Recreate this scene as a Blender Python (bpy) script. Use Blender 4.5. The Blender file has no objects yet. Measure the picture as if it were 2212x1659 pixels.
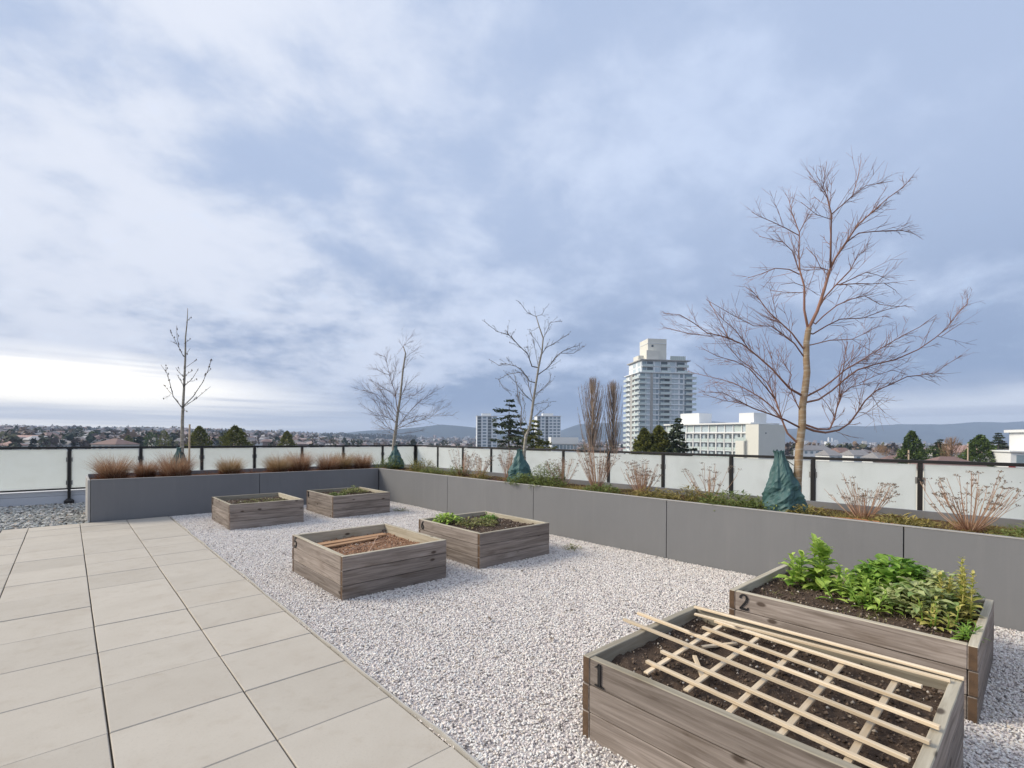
import bpy, bmesh, math, random
import numpy as np
from mathutils import Vector, Matrix, noise as mnoise

# ------------------------------------------------------------------ camera
SC = bpy.context.scene
COL = SC.collection
YAW = 0.7374            # the terrace grid (x = u, y = v) is turned against the view
EYE = 1.5
FOC = 1056.65           # focal length, in pixels of a 2212 wide picture
HOR, ROLL = 945.0, 0.0073
CY, SY = math.cos(YAW), math.sin(YAW)
cam_d = bpy.data.cameras.new('camera')
cam_d.sensor_width = 36.0
cam_d.lens = FOC / 2212 * 36.0
cam_d.shift_y = (HOR - 829.5) / 2212
cam_d.clip_start = 0.05
cam_d.clip_end = 60000
cam = bpy.data.objects.new('camera', cam_d)
COL.objects.link(cam)
cam.matrix_world = Matrix.Translation((0, 0, EYE)) @ Matrix.Rotation(-YAW, 4, 'Z') @ Matrix.Rotation(math.pi / 2, 4, 'X') @ Matrix.Rotation(ROLL, 4, 'Z')
SC.camera = cam

# ------------------------------------------------------------------ sky
SUN_AZ = math.atan2(-0.74, 0.67)      # from +y towards +x
SUN_EL = math.radians(34)
world = bpy.data.worlds.new('World'); SC.world = world
world.use_nodes = True
wt = world.node_tree; wt.nodes.clear()
def wn(t, **k):
    n = wt.nodes.new(t)
    for a, b in k.items(): setattr(n, a, b)
    return n
def wl(a, b): wt.links.new(a, b)
def wmath(op, a, b=None, c=None, clamp=False):
    n = wn('ShaderNodeMath', operation=op, use_clamp=clamp)
    for i, x in enumerate((a, b, c)):
        if x is None: continue
        if isinstance(x, (int, float)): n.inputs[i].default_value = x
        else: wl(x, n.inputs[i])
    return n.outputs[0]
def wstep(x, lo, hi):
    n = wn('ShaderNodeMapRange', interpolation_type='SMOOTHERSTEP')
    wl(x, n.inputs[0]); n.inputs[1].default_value = lo; n.inputs[2].default_value = hi
    return n.outputs[0]
def wmix(f, a, b):
    n = wn('ShaderNodeMix', data_type='RGBA')
    if isinstance(f, float): n.inputs[0].default_value = f
    else: wl(f, n.inputs[0])
    for i, x in ((6, a), (7, b)):
        if isinstance(x, tuple): n.inputs[i].default_value = (*x, 1)
        else: wl(x, n.inputs[i])
    return n.outputs[2]
def wdot(v, d):
    n = wn('ShaderNodeVectorMath', operation='DOT_PRODUCT')
    wl(v, n.inputs[0]); n.inputs[1].default_value = d
    return n.outputs['Value']
tc = wn('ShaderNodeTexCoord')
D = tc.outputs['Generated']
sep = wn('ShaderNodeSeparateXYZ'); wl(D, sep.inputs[0])
ez = sep.outputs[2]
sky = wn('ShaderNodeTexSky', sky_type='NISHITA', sun_disc=False, sun_elevation=SUN_EL, sun_rotation=SUN_AZ, air_density=1.0, dust_density=1.5, ozone_density=1.2)
zz = wmath('ADD', wmath('MAXIMUM', ez, 0.0), 0.34)
cloudp = wn('ShaderNodeCombineXYZ')
wl(wmath('DIVIDE', sep.outputs[0], zz), cloudp.inputs[0])
wl(wmath('DIVIDE', sep.outputs[1], zz), cloudp.inputs[1])
cm = wn('ShaderNodeMapping'); wl(cloudp.outputs[0], cm.inputs[0])
cm.inputs['Rotation'].default_value = (0, 0, 0.5); cm.inputs['Scale'].default_value = (1.0, 1.12, 1); cm.inputs['Location'].default_value = (3.1, 7.4, 0)
def wnoise(sc, det, rough, dist, off=0.0):
    n = wn('ShaderNodeTexNoise', noise_dimensions='3D')
    m = wn('ShaderNodeMapping'); wl(cm.outputs[0], m.inputs[0]); m.inputs['Location'].default_value = (off, -off, off)
    wl(m.outputs[0], n.inputs['Vector'])
    n.inputs['Scale'].default_value = sc; n.inputs['Detail'].default_value = det
    n.inputs['Roughness'].default_value = rough; n.inputs['Distortion'].default_value = dist
    return n.outputs[0]
nbig = wnoise(1.15, 4, .5, .15)
nmid = wnoise(3.1, 10, .57, .15, 5.0)
nfin = wnoise(9.0, 6, .6, .2, 11.0)
SD = (math.sin(SUN_AZ) * .94, math.cos(SUN_AZ) * .94, .34)
sunward = wdot(D, SD)                                # -1 .. 1
# thickness of the cloud deck: lets more light through towards the sun
t = wmath('ADD', wmath('MULTIPLY', nbig, 1.1), wmath('ADD', wmath('MULTIPLY', nmid, 1.15), wmath('MULTIPLY', nfin, 0.34)))
t = wmath('ADD', wmath('SUBTRACT', t, 0.16), wmath('MULTIPLY', sunward, 0.34))
light = wstep(t, 0.92, 1.50)
low = wstep(ez, 0.02, 0.50)                          # deck seen edge-on is thicker, darker
c_dark = wmix(low, (0.262, 0.350, 0.530), (0.425, 0.520, 0.715))
c_lite = wmix(wstep(sunward, -0.3, 0.8), (0.58, 0.675, 0.870), (0.755, 0.795, 0.895))
deck = wmix(light, c_dark, c_lite)
# open strip of sky below the far edge of the deck
azl = wdot(D, (0.0, 1.0, 0.0)); azr = wdot(D, (1.0, 0.0, 0.0))
edge = wmath('ADD', wmath('MULTIPLY', wstep(wmath('SUBTRACT', azl, azr), 0.1, 1.05), 0.088), wmath('MULTIPLY', wstep(wmath('SUBTRACT', azr, azl), 0.15, 0.9), 0.050))
edge = wmath('ADD', edge, 0.026)
wob = wmath('MULTIPLY', wmath('SUBTRACT', nmid, 0.5), 0.050)
gap = wmath('SUBTRACT', 1.0, wstep(wmath('SUBTRACT', wmath('ADD', ez, wob), edge), -0.045, 0.040))
glow = wstep(wdot(D, (-0.45, 0.89, 0.0)), 0.50, 1.0)
c_gap = wmix(glow, (0.92, 0.96, 1.04), (2.0, 1.84, 1.54))
streak = wn('ShaderNodeTexNoise'); sm = wn('ShaderNodeMapping'); wl(D, sm.inputs[0]); sm.inputs['Scale'].default_value = (2.2, 2.2, 60)
wl(sm.outputs[0], streak.inputs['Vector']); streak.inputs['Scale'].default_value = 1.0; streak.inputs['Detail'].default_value = 5
c_gap = wmix(wmath('MULTIPLY', wstep(streak.outputs[0], 0.42, 0.66), 0.60), c_gap, (0.60, 0.63, 0.74))
cloud = wmix(gap, deck, c_gap)
SKY_GAIN = 0.450
sc10 = wn('ShaderNodeVectorMath', operation='SCALE'); wl(cloud, sc10.inputs[0]); sc10.inputs['Scale'].default_value = 10.0 * SKY_GAIN
cover = wmath('SUBTRACT', 1.0, wmath('MULTIPLY', wstep(nfin, 0.55, 0.75), 0.10))
allsky = wmix(cover, sky.outputs[0], sc10.outputs[0])
bg = wn('ShaderNodeBackground'); bg.inputs['Strength'].default_value = 0.10
wl(allsky, bg.inputs['Color'])
wo = wn('ShaderNodeOutputWorld'); wl(bg.outputs[0], wo.inputs[0])

# ------------------------------------------------------------------ sun
sun_d = bpy.data.lights.new('sun', 'SUN')
sun_d.energy = 1.5; sun_d.angle = math.radians(24); sun_d.color = (1.0, 0.92, 0.78)
sun = bpy.data.objects.new('sun', sun_d); COL.objects.link(sun)
sv = Vector((math.sin(SUN_AZ) * math.cos(SUN_EL), math.cos(SUN_AZ) * math.cos(SUN_EL), math.sin(SUN_EL)))
sun.rotation_euler = sv.to_track_quat('Z', 'Y').to_euler()
sun.location = (-8, 8, 20)

vs = SC.view_settings
vs.view_transform = 'Standard'; vs.look = 'None'; vs.gamma = 1.0; vs.use_curve_mapping = False
vs.exposure = 1.31
SC.render.engine = 'CYCLES'
SC.cycles.max_bounces = 8; SC.cycles.diffuse_bounces = 2; SC.cycles.glossy_bounces = 3
SC.cycles.transmission_bounces = 6; SC.cycles.transparent_max_bounces = 12; SC.cycles.volume_bounces = 0
SC.cycles.use_denoising = True

# ------------------------------------------------------------------ helpers
random.seed(7)
NPR = np.random.default_rng(7)

def tag(o, label=None, cat=None, group=None, kind=None):
    if label: o['label'] = label
    if cat: o['category'] = cat
    if group: o['group'] = group
    if kind: o['kind'] = kind
    return o

def empty(name, loc=(0, 0, 0), rz=0.0):
    o = bpy.data.objects.new(name, None); COL.objects.link(o)
    o.location = loc; o.rotation_euler = (0, 0, rz); o.empty_display_size = .1
    return o

def link_mesh(name, me, mat=None, parent=None, loc=None, rot=None):
    o = bpy.data.objects.new(name, me); COL.objects.link(o)
    if mat is not None and len(me.materials) == 0: me.materials.append(mat)
    if parent is not None: o.parent = parent
    if loc is not None: o.location = loc
    if rot is not None: o.rotation_euler = rot
    return o

def copy_tree(o, parent=None):
    c = o.copy(); COL.objects.link(c); c.parent = parent
    for ch in list(o.children): copy_tree(ch, c)
    return c

class MB:
    def __init__(s): s.v = []; s.f = []
    def add(s, vs_, fs):
        k = len(s.v); s.v += [tuple(x) for x in vs_]; s.f += [tuple(i + k for i in f) for f in fs]; return s
    def box(s, a, b):
        (x0, y0, z0), (x1, y1, z1) = a, b
        return s.add([(x0, y0, z0), (x1, y0, z0), (x1, y1, z0), (x0, y1, z0), (x0, y0, z1), (x1, y0, z1), (x1, y1, z1), (x0, y1, z1)],
                     [(0, 3, 2, 1), (4, 5, 6, 7), (0, 1, 5, 4), (1, 2, 6, 5), (2, 3, 7, 6), (3, 0, 4, 7)])
    def cbox(s, c, d): return s.box([c[i] - d[i] / 2 for i in range(3)], [c[i] + d[i] / 2 for i in range(3)])
    def bar(s, p, q, w, h, up=(0, 0, 1)):
        p, q = Vector(p), Vector(q); d = (q - p).normalized(); u = Vector(up)
        r = d.cross(u)
        if r.length < 1e-4: r = d.cross(Vector((1, 0, 0)))
        r.normalize(); u = r.cross(d).normalized()
        r *= w / 2; u *= h / 2
        return s.add([p - r - u, p + r - u, p + r + u, p - r + u, q - r - u, q + r - u, q + r + u, q - r + u],
                     [(0, 1, 2, 3), (7, 6, 5, 4), (4, 5, 1, 0), (5, 6, 2, 1), (6, 7, 3, 2), (7, 4, 0, 3)])
    def tube(s, pts, rad, n=5, cap=True):
        pts = [Vector(p) for p in pts]; k = len(s.v); m = len(pts)
        prev = None
        for i, p in enumerate(pts):
            d = (pts[min(i + 1, m - 1)] - pts[max(i - 1, 0)])
            d = d.normalized() if d.length > 1e-9 else Vector((0, 0, 1))
            a = d.cross(Vector((0.31, 0.17, 0.93))) if prev is None else d.cross(prev.cross(d))
            if a.length < 1e-5: a = d.cross(Vector((1, 0, 0)))
            a.normalize(); b = d.cross(a); prev = a
            r = rad[i] if hasattr(rad, '__len__') else rad
            for j in range(n):
                t_ = 2 * math.pi * j / n
                s.v.append(tuple(p + a * (r * math.cos(t_)) + b * (r * math.sin(t_))))
        for i in range(m - 1):
            for j in range(n):
                s.f.append((k + i * n + j, k + i * n + (j + 1) % n, k + (i + 1) * n + (j + 1) % n, k + (i + 1) * n + j))
        if cap:
            s.f.append(tuple(k + (m - 1) * n + j for j in range(n))); s.f.append(tuple(k + j for j in reversed(range(n))))
        return s
    def lathe(s, prof, n=12, c=(0, 0, 0)):
        k = len(s.v)
        for r, z in prof:
            for j in range(n):
                a = 2 * math.pi * j / n; s.v.append((c[0] + r * math.cos(a), c[1] + r * math.sin(a), c[2] + z))
        for i in range(len(prof) - 1):
            for j in range(n): s.f.append((k + i * n + j, k + i * n + (j + 1) % n, k + (i + 1) * n + (j + 1) % n, k + (i + 1) * n + j))
        s.f.append(tuple(k + j for j in reversed(range(n)))); s.f.append(tuple(k + (len(prof) - 1) * n + j for j in range(n)))
        return s
    def mesh(s, name, smooth=False):
        me = bpy.data.meshes.new(name); me.from_pydata(s.v, [], s.f); me.validate(); me.update()
        if smooth: me.polygons.foreach_set('use_smooth', [True] * len(me.polygons))
        return me
    def build(s, name, mat=None, parent=None, loc=None, rot=None, smooth=False, bevel=0):
        me = s.mesh(name, smooth)
        if bevel:
            bm = bmesh.new(); bm.from_mesh(me)
            bmesh.ops.bevel(bm, geom=list(bm.edges), offset=bevel, segments=1, affect='EDGES', profile=.5)
            bm.to_mesh(me); bm.free()
        return link_mesh(name, me, mat, parent, loc, rot)

def np_mesh(name, V, F, smooth=False, col=None):
    """V (n,3), F (m,k) numpy arrays -> mesh"""
    me = bpy.data.meshes.new(name)
    V = np.asarray(V, dtype=np.float32); F = np.asarray(F, dtype=np.int32)
    m, k = F.shape
    me.vertices.add(len(V)); me.vertices.foreach_set('co', V.ravel())
    me.loops.add(m * k); me.loops.foreach_set('vertex_index', F.ravel())
    me.polygons.add(m); me.polygons.foreach_set('loop_start', np.arange(0, m * k, k, dtype=np.int32))
    me.polygons.foreach_set('loop_total', np.full(m, k, dtype=np.int32))
    if smooth: me.polygons.foreach_set('use_smooth', np.ones(m, dtype=bool))
    if col is not None:
        at = me.attributes.new('tint', 'FLOAT_COLOR', 'POINT')
        c4 = np.ones((len(V), 4), dtype=np.float32); c4[:, :3] = col; at.data.foreach_set('color', c4.ravel())
    me.update(calc_edges=True); me.validate()
    return me

# world point seen at picture position (x, y) of the 2212 wide photograph
def ray(x, y):
    dx, dy = x - 1106.0, y - HOR
    c, s = math.cos(ROLL), math.sin(ROLL)
    a, b = (c * dx + s * dy) / FOC, (-s * dx + c * dy) / FOC
    return Vector((a * CY + SY, -a * SY + CY, -b))
def at_z(x, y, z):
    r = ray(x, y); k = (z - EYE) / r.z; return Vector((r.x * k, r.y * k, z))
def at_d(x, y, d):                       # d = distance along the view axis
    r = ray(x, y); return Vector((r.x * d, r.y * d, EYE + r.z * d))
RIGHT = Vector((CY, -SY, 0)); FWD = Vector((SY, CY, 0))

# ------------------------------------------------------------------ materials
def mat_new(name):
    m = bpy.data.materials.new(name); m.use_nodes = True
    nt = m.node_tree; nt.nodes.clear()
    o = nt.nodes.new('ShaderNodeOutputMaterial'); b = nt.nodes.new('ShaderNodeBsdfPrincipled')
    nt.links.new(b.outputs[0], o.inputs[0])
    return m, nt, b, o
class NT:
    def __init__(s, nt): s.nt = nt
    def n(s, t, **k):
        x = s.nt.nodes.new(t)
        for a, b in k.items(): setattr(x, a, b)
        return x
    def l(s, a, b): s.nt.links.new(a, b)
    def math(s, op, a, b=None, clamp=False):
        n = s.n('ShaderNodeMath', operation=op, use_clamp=clamp)
        for i, x in enumerate((a, b)):
            if x is None: continue
            if isinstance(x, (int, float)): n.inputs[i].default_value = x
            else: s.l(x, n.inputs[i])
        return n.outputs[0]
    def mix(s, f, a, b, mode='MIX'):
        n = s.n('ShaderNodeMix', data_type='RGBA', blend_type=mode)
        if isinstance(f, (int, float)): n.inputs[0].default_value = f
        else: s.l(f, n.inputs[0])
        for i, x in ((6, a), (7, b)):
            if isinstance(x, tuple): n.inputs[i].default_value = (*x[:3], 1)
            else: s.l(x, n.inputs[i])
        return n.outputs[2]
    def ramp(s, f, stops, interp='LINEAR'):
        n = s.n('ShaderNodeValToRGB'); s.l(f, n.inputs[0]); cr = n.color_ramp; cr.interpolation = interp
        while len(cr.elements) < len(stops): cr.elements.new(0.5)
        for e, (p, c) in zip(cr.elements, stops):
            e.position = p; e.color = (*c, 1) if len(c) == 3 else c
        return n.outputs[0]
    def coords(s, kind='Object', scale=(1, 1, 1), rnd=0.0, loc=(0, 0, 0)):
        t_ = s.n('ShaderNodeTexCoord'); m = s.n('ShaderNodeMapping'); s.l(t_.outputs[kind], m.inputs[0])
        m.inputs['Scale'].default_value = scale; m.inputs['Location'].default_value = loc
        if rnd:
            oi = s.n('ShaderNodeObjectInfo'); v = s.n('ShaderNodeVectorMath', operation='SCALE')
            cx = s.n('ShaderNodeCombineXYZ'); r = s.math('MULTIPLY', oi.outputs['Random'], rnd)
            for i in range(3): s.l(r, cx.inputs[i])
            a = s.n('ShaderNodeVectorMath', operation='ADD'); s.l(m.outputs[0], a.inputs[0]); s.l(cx.outputs[0], a.inputs[1])
            return a.outputs[0]
        return m.outputs[0]
    def noise(s, co, sc, det=4, rough=.55, dist=0.0):
        n = s.n('ShaderNodeTexNoise'); s.l(co, n.inputs['Vector'])
        n.inputs['Scale'].default_value = sc; n.inputs['Detail'].default_value = det
        n.inputs['Roughness'].default_value = rough; n.inputs['Distortion'].default_value = dist
        return n.outputs[0]
    def step(s, x, lo, hi):
        n = s.n('ShaderNodeMapRange', interpolation_type='SMOOTHSTEP'); s.l(x, n.inputs[0])
        n.inputs[1].default_value = lo; n.inputs[2].default_value = hi; return n.outputs[0]
    def bump(s, b, h, strength=.3, dist=.01):
        n = s.n('ShaderNodeBump'); s.l(h, n.inputs['Height']); n.inputs['Strength'].default_value = strength; n.inputs['Distance'].default_value = dist
        s.l(n.outputs[0], b.inputs['Normal'])

def plain(name, col, var=.15, sc=6.0, rough=.7, bump=.0, bsc=40, metallic=0.0, spec=.5, rnd=0.0, detail=5, coords='Object'):
    """colour with soft blotches and a fine grain"""
    m, nt, b, o = mat_new(name); t_ = NT(nt)
    co = t_.coords(coords, rnd=7.0 if rnd else 0)
    f = t_.noise(co, sc, detail)
    c = t_.mix(f, tuple(x * (1 - var) for x in col), tuple(min(1, x * (1 + var)) for x in col))
    if rnd:
        oi = t_.n('ShaderNodeObjectInfo'); hs = t_.n('ShaderNodeHueSaturation'); t_.l(c, hs.inputs['Color'])
        t_.l(t_.math('ADD', t_.math('MULTIPLY', oi.outputs['Random'], rnd), 1 - rnd / 2), hs.inputs['Value']); c = hs.outputs[0]
    t_.l(c, b.inputs['Base Color'])
    b.inputs['Roughness'].default_value = rough; b.inputs['Metallic'].default_value = metallic; b.inputs['Specular IOR Level'].default_value = spec
    if bump: t_.bump(b, t_.noise(co, bsc, 4), bump, .006)
    return m

def leafmat(name, c1, c2, sc=3.0, trans=.25, rough=.6, tint=False):
    m, nt, b, o = mat_new(name); t_ = NT(nt)
    co = t_.coords('Object')
    f = t_.noise(co, sc, 3)
    g = t_.n('ShaderNodeNewGeometry')
    f = t_.math('ADD', t_.math('MULTIPLY', f, .7), t_.math('MULTIPLY', g.outputs['Random Per Island'], .5), clamp=True)
    c = t_.mix(t_.step(f, .25, .85), c1, c2)
    if tint:
        a = t_.n('ShaderNodeAttribute', attribute_name='tint'); c = t_.mix(1.0, c, a.outputs['Color'], 'MULTIPLY')
    t_.l(c, b.inputs['Base Color']); b.inputs['Roughness'].default_value = rough; b.inputs['Specular IOR Level'].default_value = .25
    if trans:
        tr = t_.n('ShaderNodeBsdfTranslucent'); t_.l(c, tr.inputs[0])
        mx = t_.n('ShaderNodeMixShader'); mx.inputs[0].default_value = trans
        t_.l(b.outputs[0], mx.inputs[1]); t_.l(tr.outputs[0], mx.inputs[2]); t_.l(mx.outputs[0], o.inputs[0])
    return m

def attrmat(name, rough=.8, var=.12, sc=.3):
    m, nt, b, o = mat_new(name); t_ = NT(nt)
    a = t_.n('ShaderNodeAttribute', attribute_name='tint')
    f = t_.noise(t_.coords('Object'), sc, 4)
    c = t_.mix(1.0, a.outputs['Color'], t_.mix(f, (1 - var,) * 3, (1 + var,) * 3), 'MULTIPLY')
    t_.l(c, b.inputs['Base Color']); b.inputs['Roughness'].default_value = rough
    return m

def wood_mat(name, dark, lite, stain=(.16, .13, .09), grain=1.0):
    """weathered plank: grain runs along local X, every plank has its own offset"""
    m, nt, b, o = mat_new(name); t_ = NT(nt)
    co = t_.coords('Object', (1, 1, 1), rnd=9.0)
    mp = t_.n('ShaderNodeMapping'); t_.l(co, mp.inputs[0]); mp.inputs['Scale'].default_value = (1.3, 26, 26)
    g1 = t_.noise(mp.outputs[0], 1.4, 8, .6, .9)
    mp2 = t_.n('ShaderNodeMapping'); t_.l(co, mp2.inputs[0]); mp2.inputs['Scale'].default_value = (2.0, 7, 7)
    g2 = t_.noise(mp2.outputs[0], 1.1, 4, .5)
    c = t_.mix(t_.step(g1, .18, .82), dark, lite)
    c = t_.mix(t_.math('MULTIPLY', t_.step(g2, .52, .75), .55), c, stain)
    # knots
    vo = t_.n('ShaderNodeTexVoronoi'); mp3 = t_.n('ShaderNodeMapping'); t_.l(co, mp3.inputs[0]); mp3.inputs['Scale'].default_value = (3.6, 7.5, 7.5)
    t_.l(mp3.outputs[0], vo.inputs['Vector']); vo.inputs['Scale'].default_value = 1.0
    kn = t_.math('SUBTRACT', 1.0, t_.step(vo.outputs['Distance'], .07, .16))
    c = t_.mix(t_.math('MULTIPLY', kn, .85), c, (.045, .028, .018))
    oi = t_.n('ShaderNodeObjectInfo'); hs = t_.n('ShaderNodeHueSaturation'); t_.l(c, hs.inputs['Color'])
    t_.l(t_.math('ADD', t_.math('MULTIPLY', oi.outputs['Random'], .50), .78), hs.inputs['Value'])
    t_.l(hs.outputs[0], b.inputs['Base Color']); b.inputs['Roughness'].default_value = .82; b.inputs['Specular IOR Level'].default_value = .3
    t_.bump(b, t_.math('ADD', g1, t_.math('MULTIPLY', kn, -.4)), .45 * grain, .004)
    return m

M = {}
M['wood'] = wood_mat('weathered_wood', (.128, .100, .080), (.360, .305, .265), (.100, .070, .048))
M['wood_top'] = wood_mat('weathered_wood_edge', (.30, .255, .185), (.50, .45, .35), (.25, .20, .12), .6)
M['endgrain'] = plain('end_grain', (.105, .062, .034), .6, 18, .85, .5, 60)
M['lath'] = wood_mat('pale_lath', (.52, .40, .26), (.74, .62, .46), (.42, .30, .18), .4)
M['board_tan'] = wood_mat('tan_board', (.27, .145, .075), (.44, .275, .155), (.22, .12, .06))
def panel_mat():
    m, nt, b, o = mat_new('planter_panel'); t_ = NT(nt); co = t_.coords('Object', rnd=17.0)
    mp = t_.n('ShaderNodeMapping'); t_.l(co, mp.inputs[0]); mp.inputs['Scale'].default_value = (7, 7, .55)
    st = t_.noise(mp.outputs[0], 1.6, 5, .62); bl = t_.noise(co, 1.5, 5, .6); fi = t_.noise(co, 120, 3, .6)
    c = t_.mix(bl, (.170, .169, .172), (.212, .210, .210))
    c = t_.mix(t_.math('MULTIPLY', t_.step(st, .52, .74), .16), c, (.27, .262, .25)); c = t_.mix(t_.math('MULTIPLY', t_.step(st, .46, .28), .14), c, (.13, .128, .128))
    oi = t_.n('ShaderNodeObjectInfo'); hs = t_.n('ShaderNodeHueSaturation'); t_.l(c, hs.inputs['Color']); t_.l(t_.math('ADD', t_.math('MULTIPLY', oi.outputs['Random'], .10), .95), hs.inputs['Value'])
    t_.l(hs.outputs[0], b.inputs['Base Color']); t_.l(t_.math('ADD', t_.math('MULTIPLY', bl, .25), .48), b.inputs['Roughness']); b.inputs['Specular IOR Level'].default_value = .35
    t_.bump(b, fi, .10, .002); return m
M['panel'] = panel_mat()
M['panel_edge'] = plain('planter_edge', (.40, .38, .35), .12, 5, .55)
M['black'] = plain('black_metal', (.014, .012, .011), .2, 12, .42, spec=.5)
M['bracket'] = plain('grey_bracket', (.20, .19, .18), .2, 12, .5)
M['curb'] = plain('pale_flashing', (.62, .62, .63), .06, 2.0, .45)
M['number'] = plain('black_numeral', (.012, .011, .011), .1, 10, .5)
M['concrete'] = plain('roof_membrane', (.20, .195, .185), .15, 2.0, .9)
M['edging'] = plain('edging_strip', (.46, .43, .38), .2, 8, .6)
M['white'] = plain('white_render', (.80, .80, .78), .05, .25, .7, coords='Object')
M['cream'] = plain('cream_render', (.74, .72, .64), .06, .25, .7)
M['hose'] = plain('orange_hose', (.42, .17, .07), .15, 20, .55)
M['tarp'] = plain('green_tarp', (.050, .112, .108), .35, 9, .55, .35, 60, spec=.4)
M['strap'] = plain('dark_strap', (.012, .02, .02), .2, 20, .6)
M['stake'] = plain('pale_stake', (.52, .40, .28), .15, 9, .8)

# ================================================================== materials of the terrace
def paver_mat():
    m, nt, b, o = mat_new('concrete_paver'); t_ = NT(nt)
    co = t_.coords('Object', rnd=30.0)
    big = t_.noise(co, 2.2, 5, .6, .4); fine = t_.noise(co, 90, 3, .7); mid = t_.noise(co, 9, 5, .6)
    c = t_.mix(big, (.425, .378, .315), (.525, .478, .408))
    c = t_.mix(t_.math('MULTIPLY', t_.step(mid, .50, .78), .26), c, (.33, .27, .20))
    st = t_.noise(t_.coords('Generated', rnd=13.0), 1.6, 3, .5); c = t_.mix(t_.math('MULTIPLY', t_.step(st, .55, .72), .14), c, (.30, .235, .17))
    c = t_.mix(t_.math('MULTIPLY', t_.step(fine, .5, .8), .28), c, (.30, .27, .23))
    oi = t_.n('ShaderNodeObjectInfo'); hs = t_.n('ShaderNodeHueSaturation'); t_.l(c, hs.inputs['Color'])
    t_.l(t_.math('ADD', t_.math('MULTIPLY', oi.outputs['Random'], .11), .945), hs.inputs['Value'])
    t_.l(hs.outputs[0], b.inputs['Base Color']); b.inputs['Roughness'].default_value = .88; b.inputs['Specular IOR Level'].default_value = .25
    t_.bump(b, t_.math('ADD', fine, mid), .22, .002)
    return m
def stone_mat(name, stops, rough=.8):
    m, nt, b, o = mat_new(name); t_ = NT(nt)
    oi = t_.n('ShaderNodeObjectInfo')
    c = t_.ramp(oi.outputs['Random'], stops)
    f = t_.noise(t_.coords('Object', rnd=20), 60, 4)
    c = t_.mix(1.0, c, t_.mix(f, (.8, .8, .8), (1.15, 1.15, 1.15)), 'MULTIPLY')
    t_.l(c, b.inputs['Base Color']); b.inputs['Roughness'].default_value = rough; b.inputs['Specular IOR Level'].default_value = .3
    return m
def soil_mat(name, c1, c2, c3):
    m, nt, b, o = mat_new(name); t_ = NT(nt)
    co = t_.coords('Object', rnd=11)
    f = t_.noise(co, 14, 8, .7); g = t_.noise(co, 70, 4, .7); h = t_.noise(co, 4, 3)
    c = t_.mix(f, c1, c2); c = t_.mix(t_.math('MULTIPLY', t_.step(g, .56, .70), .8), c, c3); c = t_.mix(t_.math('MULTIPLY', h, .35), c, c1)
    t_.l(c, b.inputs['Base Color']); b.inputs['Roughness'].default_value = .95; b.inputs['Specular IOR Level'].default_value = .15
    t_.bump(b, t_.math('ADD', f, g), .9, .012)
    return m
def frosted():
    m, nt, b, o = mat_new('frosted_glass'); t_ = NT(nt)
    b.inputs['Base Color'].default_value = (.90, .925, .90, 1); b.inputs['Roughness'].default_value = .22; b.inputs['Specular IOR Level'].default_value = .35
    gd = t_.noise(t_.coords('Object'), 2.3, 6, .65, .5); gc = t_.mix(t_.step(gd, .40, .72), (.915, .935, .91), (.80, .815, .78)); oi = t_.n('ShaderNodeObjectInfo'); hs = t_.n('ShaderNodeHueSaturation'); t_.l(gc, hs.inputs['Color']); t_.l(t_.math('ADD', t_.math('MULTIPLY', oi.outputs['Random'], .10), .92), hs.inputs['Value']); t_.l(hs.outputs[0], b.inputs['Base Color'])
    tr = t_.n('ShaderNodeBsdfTranslucent'); tr.inputs[0].default_value = (.95, .96, .91, 1)
    mx = t_.n('ShaderNodeMixShader'); mx.inputs[0].default_value = .55
    t_.l(b.outputs[0], mx.inputs[1]); t_.l(tr.outputs[0], mx.inputs[2]); t_.l(mx.outputs[0], o.inputs[0])
    return m
M['paver'] = paver_mat()
M['white_stone'] = stone_mat('white_gravel_stone', [(0, (.18, .16, .15)), (.07, (.38, .34, .32)), (.12, (.68, .605, .575)), (.38, (.80, .725, .675)), (.62, (.78, .745, .69)), (.85, (.88, .85, .79)), (1, (.62, .53, .43))])
M['grey_stone'] = stone_mat('grey_river_stone', [(0, (.14, .13, .12)), (.15, (.27, .26, .235)), (.4, (.42, .41, .37)), (.6, (.36, .38, .36)), (.75, (.52, .50, .45)), (.9, (.62, .60, .57)), (1, (.40, .29, .20))])
M['gravel_bed'] = plain('gravel_bed', (.42, .375, .355), .3, 30, .95, .4, 120)
M['stone_bed'] = plain('stone_bed', (.12, .115, .105), .3, 20, .95, .4, 90)
M['soil'] = soil_mat('garden_soil', (.055, .037, .027), (.125, .088, .064), (.30, .23, .17))
M['soil_sandy'] = soil_mat('sandy_soil', (.22, .120, .070), (.40, .235, .145), (.52, .36, .25))
def crumb_mat(name, c1, c2, c3):
    m, nt, b, o = mat_new(name); t_ = NT(nt); g = t_.n('ShaderNodeNewGeometry')
    t_.l(t_.ramp(g.outputs['Random Per Island'], [(0, c1), (.55, c2), (.82, c2), (.90, c3), (1, (.62, .57, .50))]), b.inputs['Base Color']); b.inputs['Roughness'].default_value = .95; return m
M['crumb'] = crumb_mat('soil_crumb', (.05, .034, .025), (.15, .105, .075), (.34, .27, .20)); M['crumb_sandy'] = crumb_mat('sandy_crumb', (.24, .13, .08), (.40, .24, .15), (.50, .36, .26))
M['mulch'] = soil_mat('bark_mulch', (.055, .028, .017), (.150, .075, .045), (.30, .19, .12))
M['glass'] = frosted()
M['dry_grass'] = leafmat('dry_grass', (.21, .085, .042), (.54, .33, .20), 9, .2)
M['red_thatch'] = leafmat('red_thatch', (.11, .040, .020), (.30, .14, .07), 9, .15)
M['tan_grass'] = leafmat('tan_grass', (.27, .16, .06), (.52, .38, .20), 9, .2)
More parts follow.
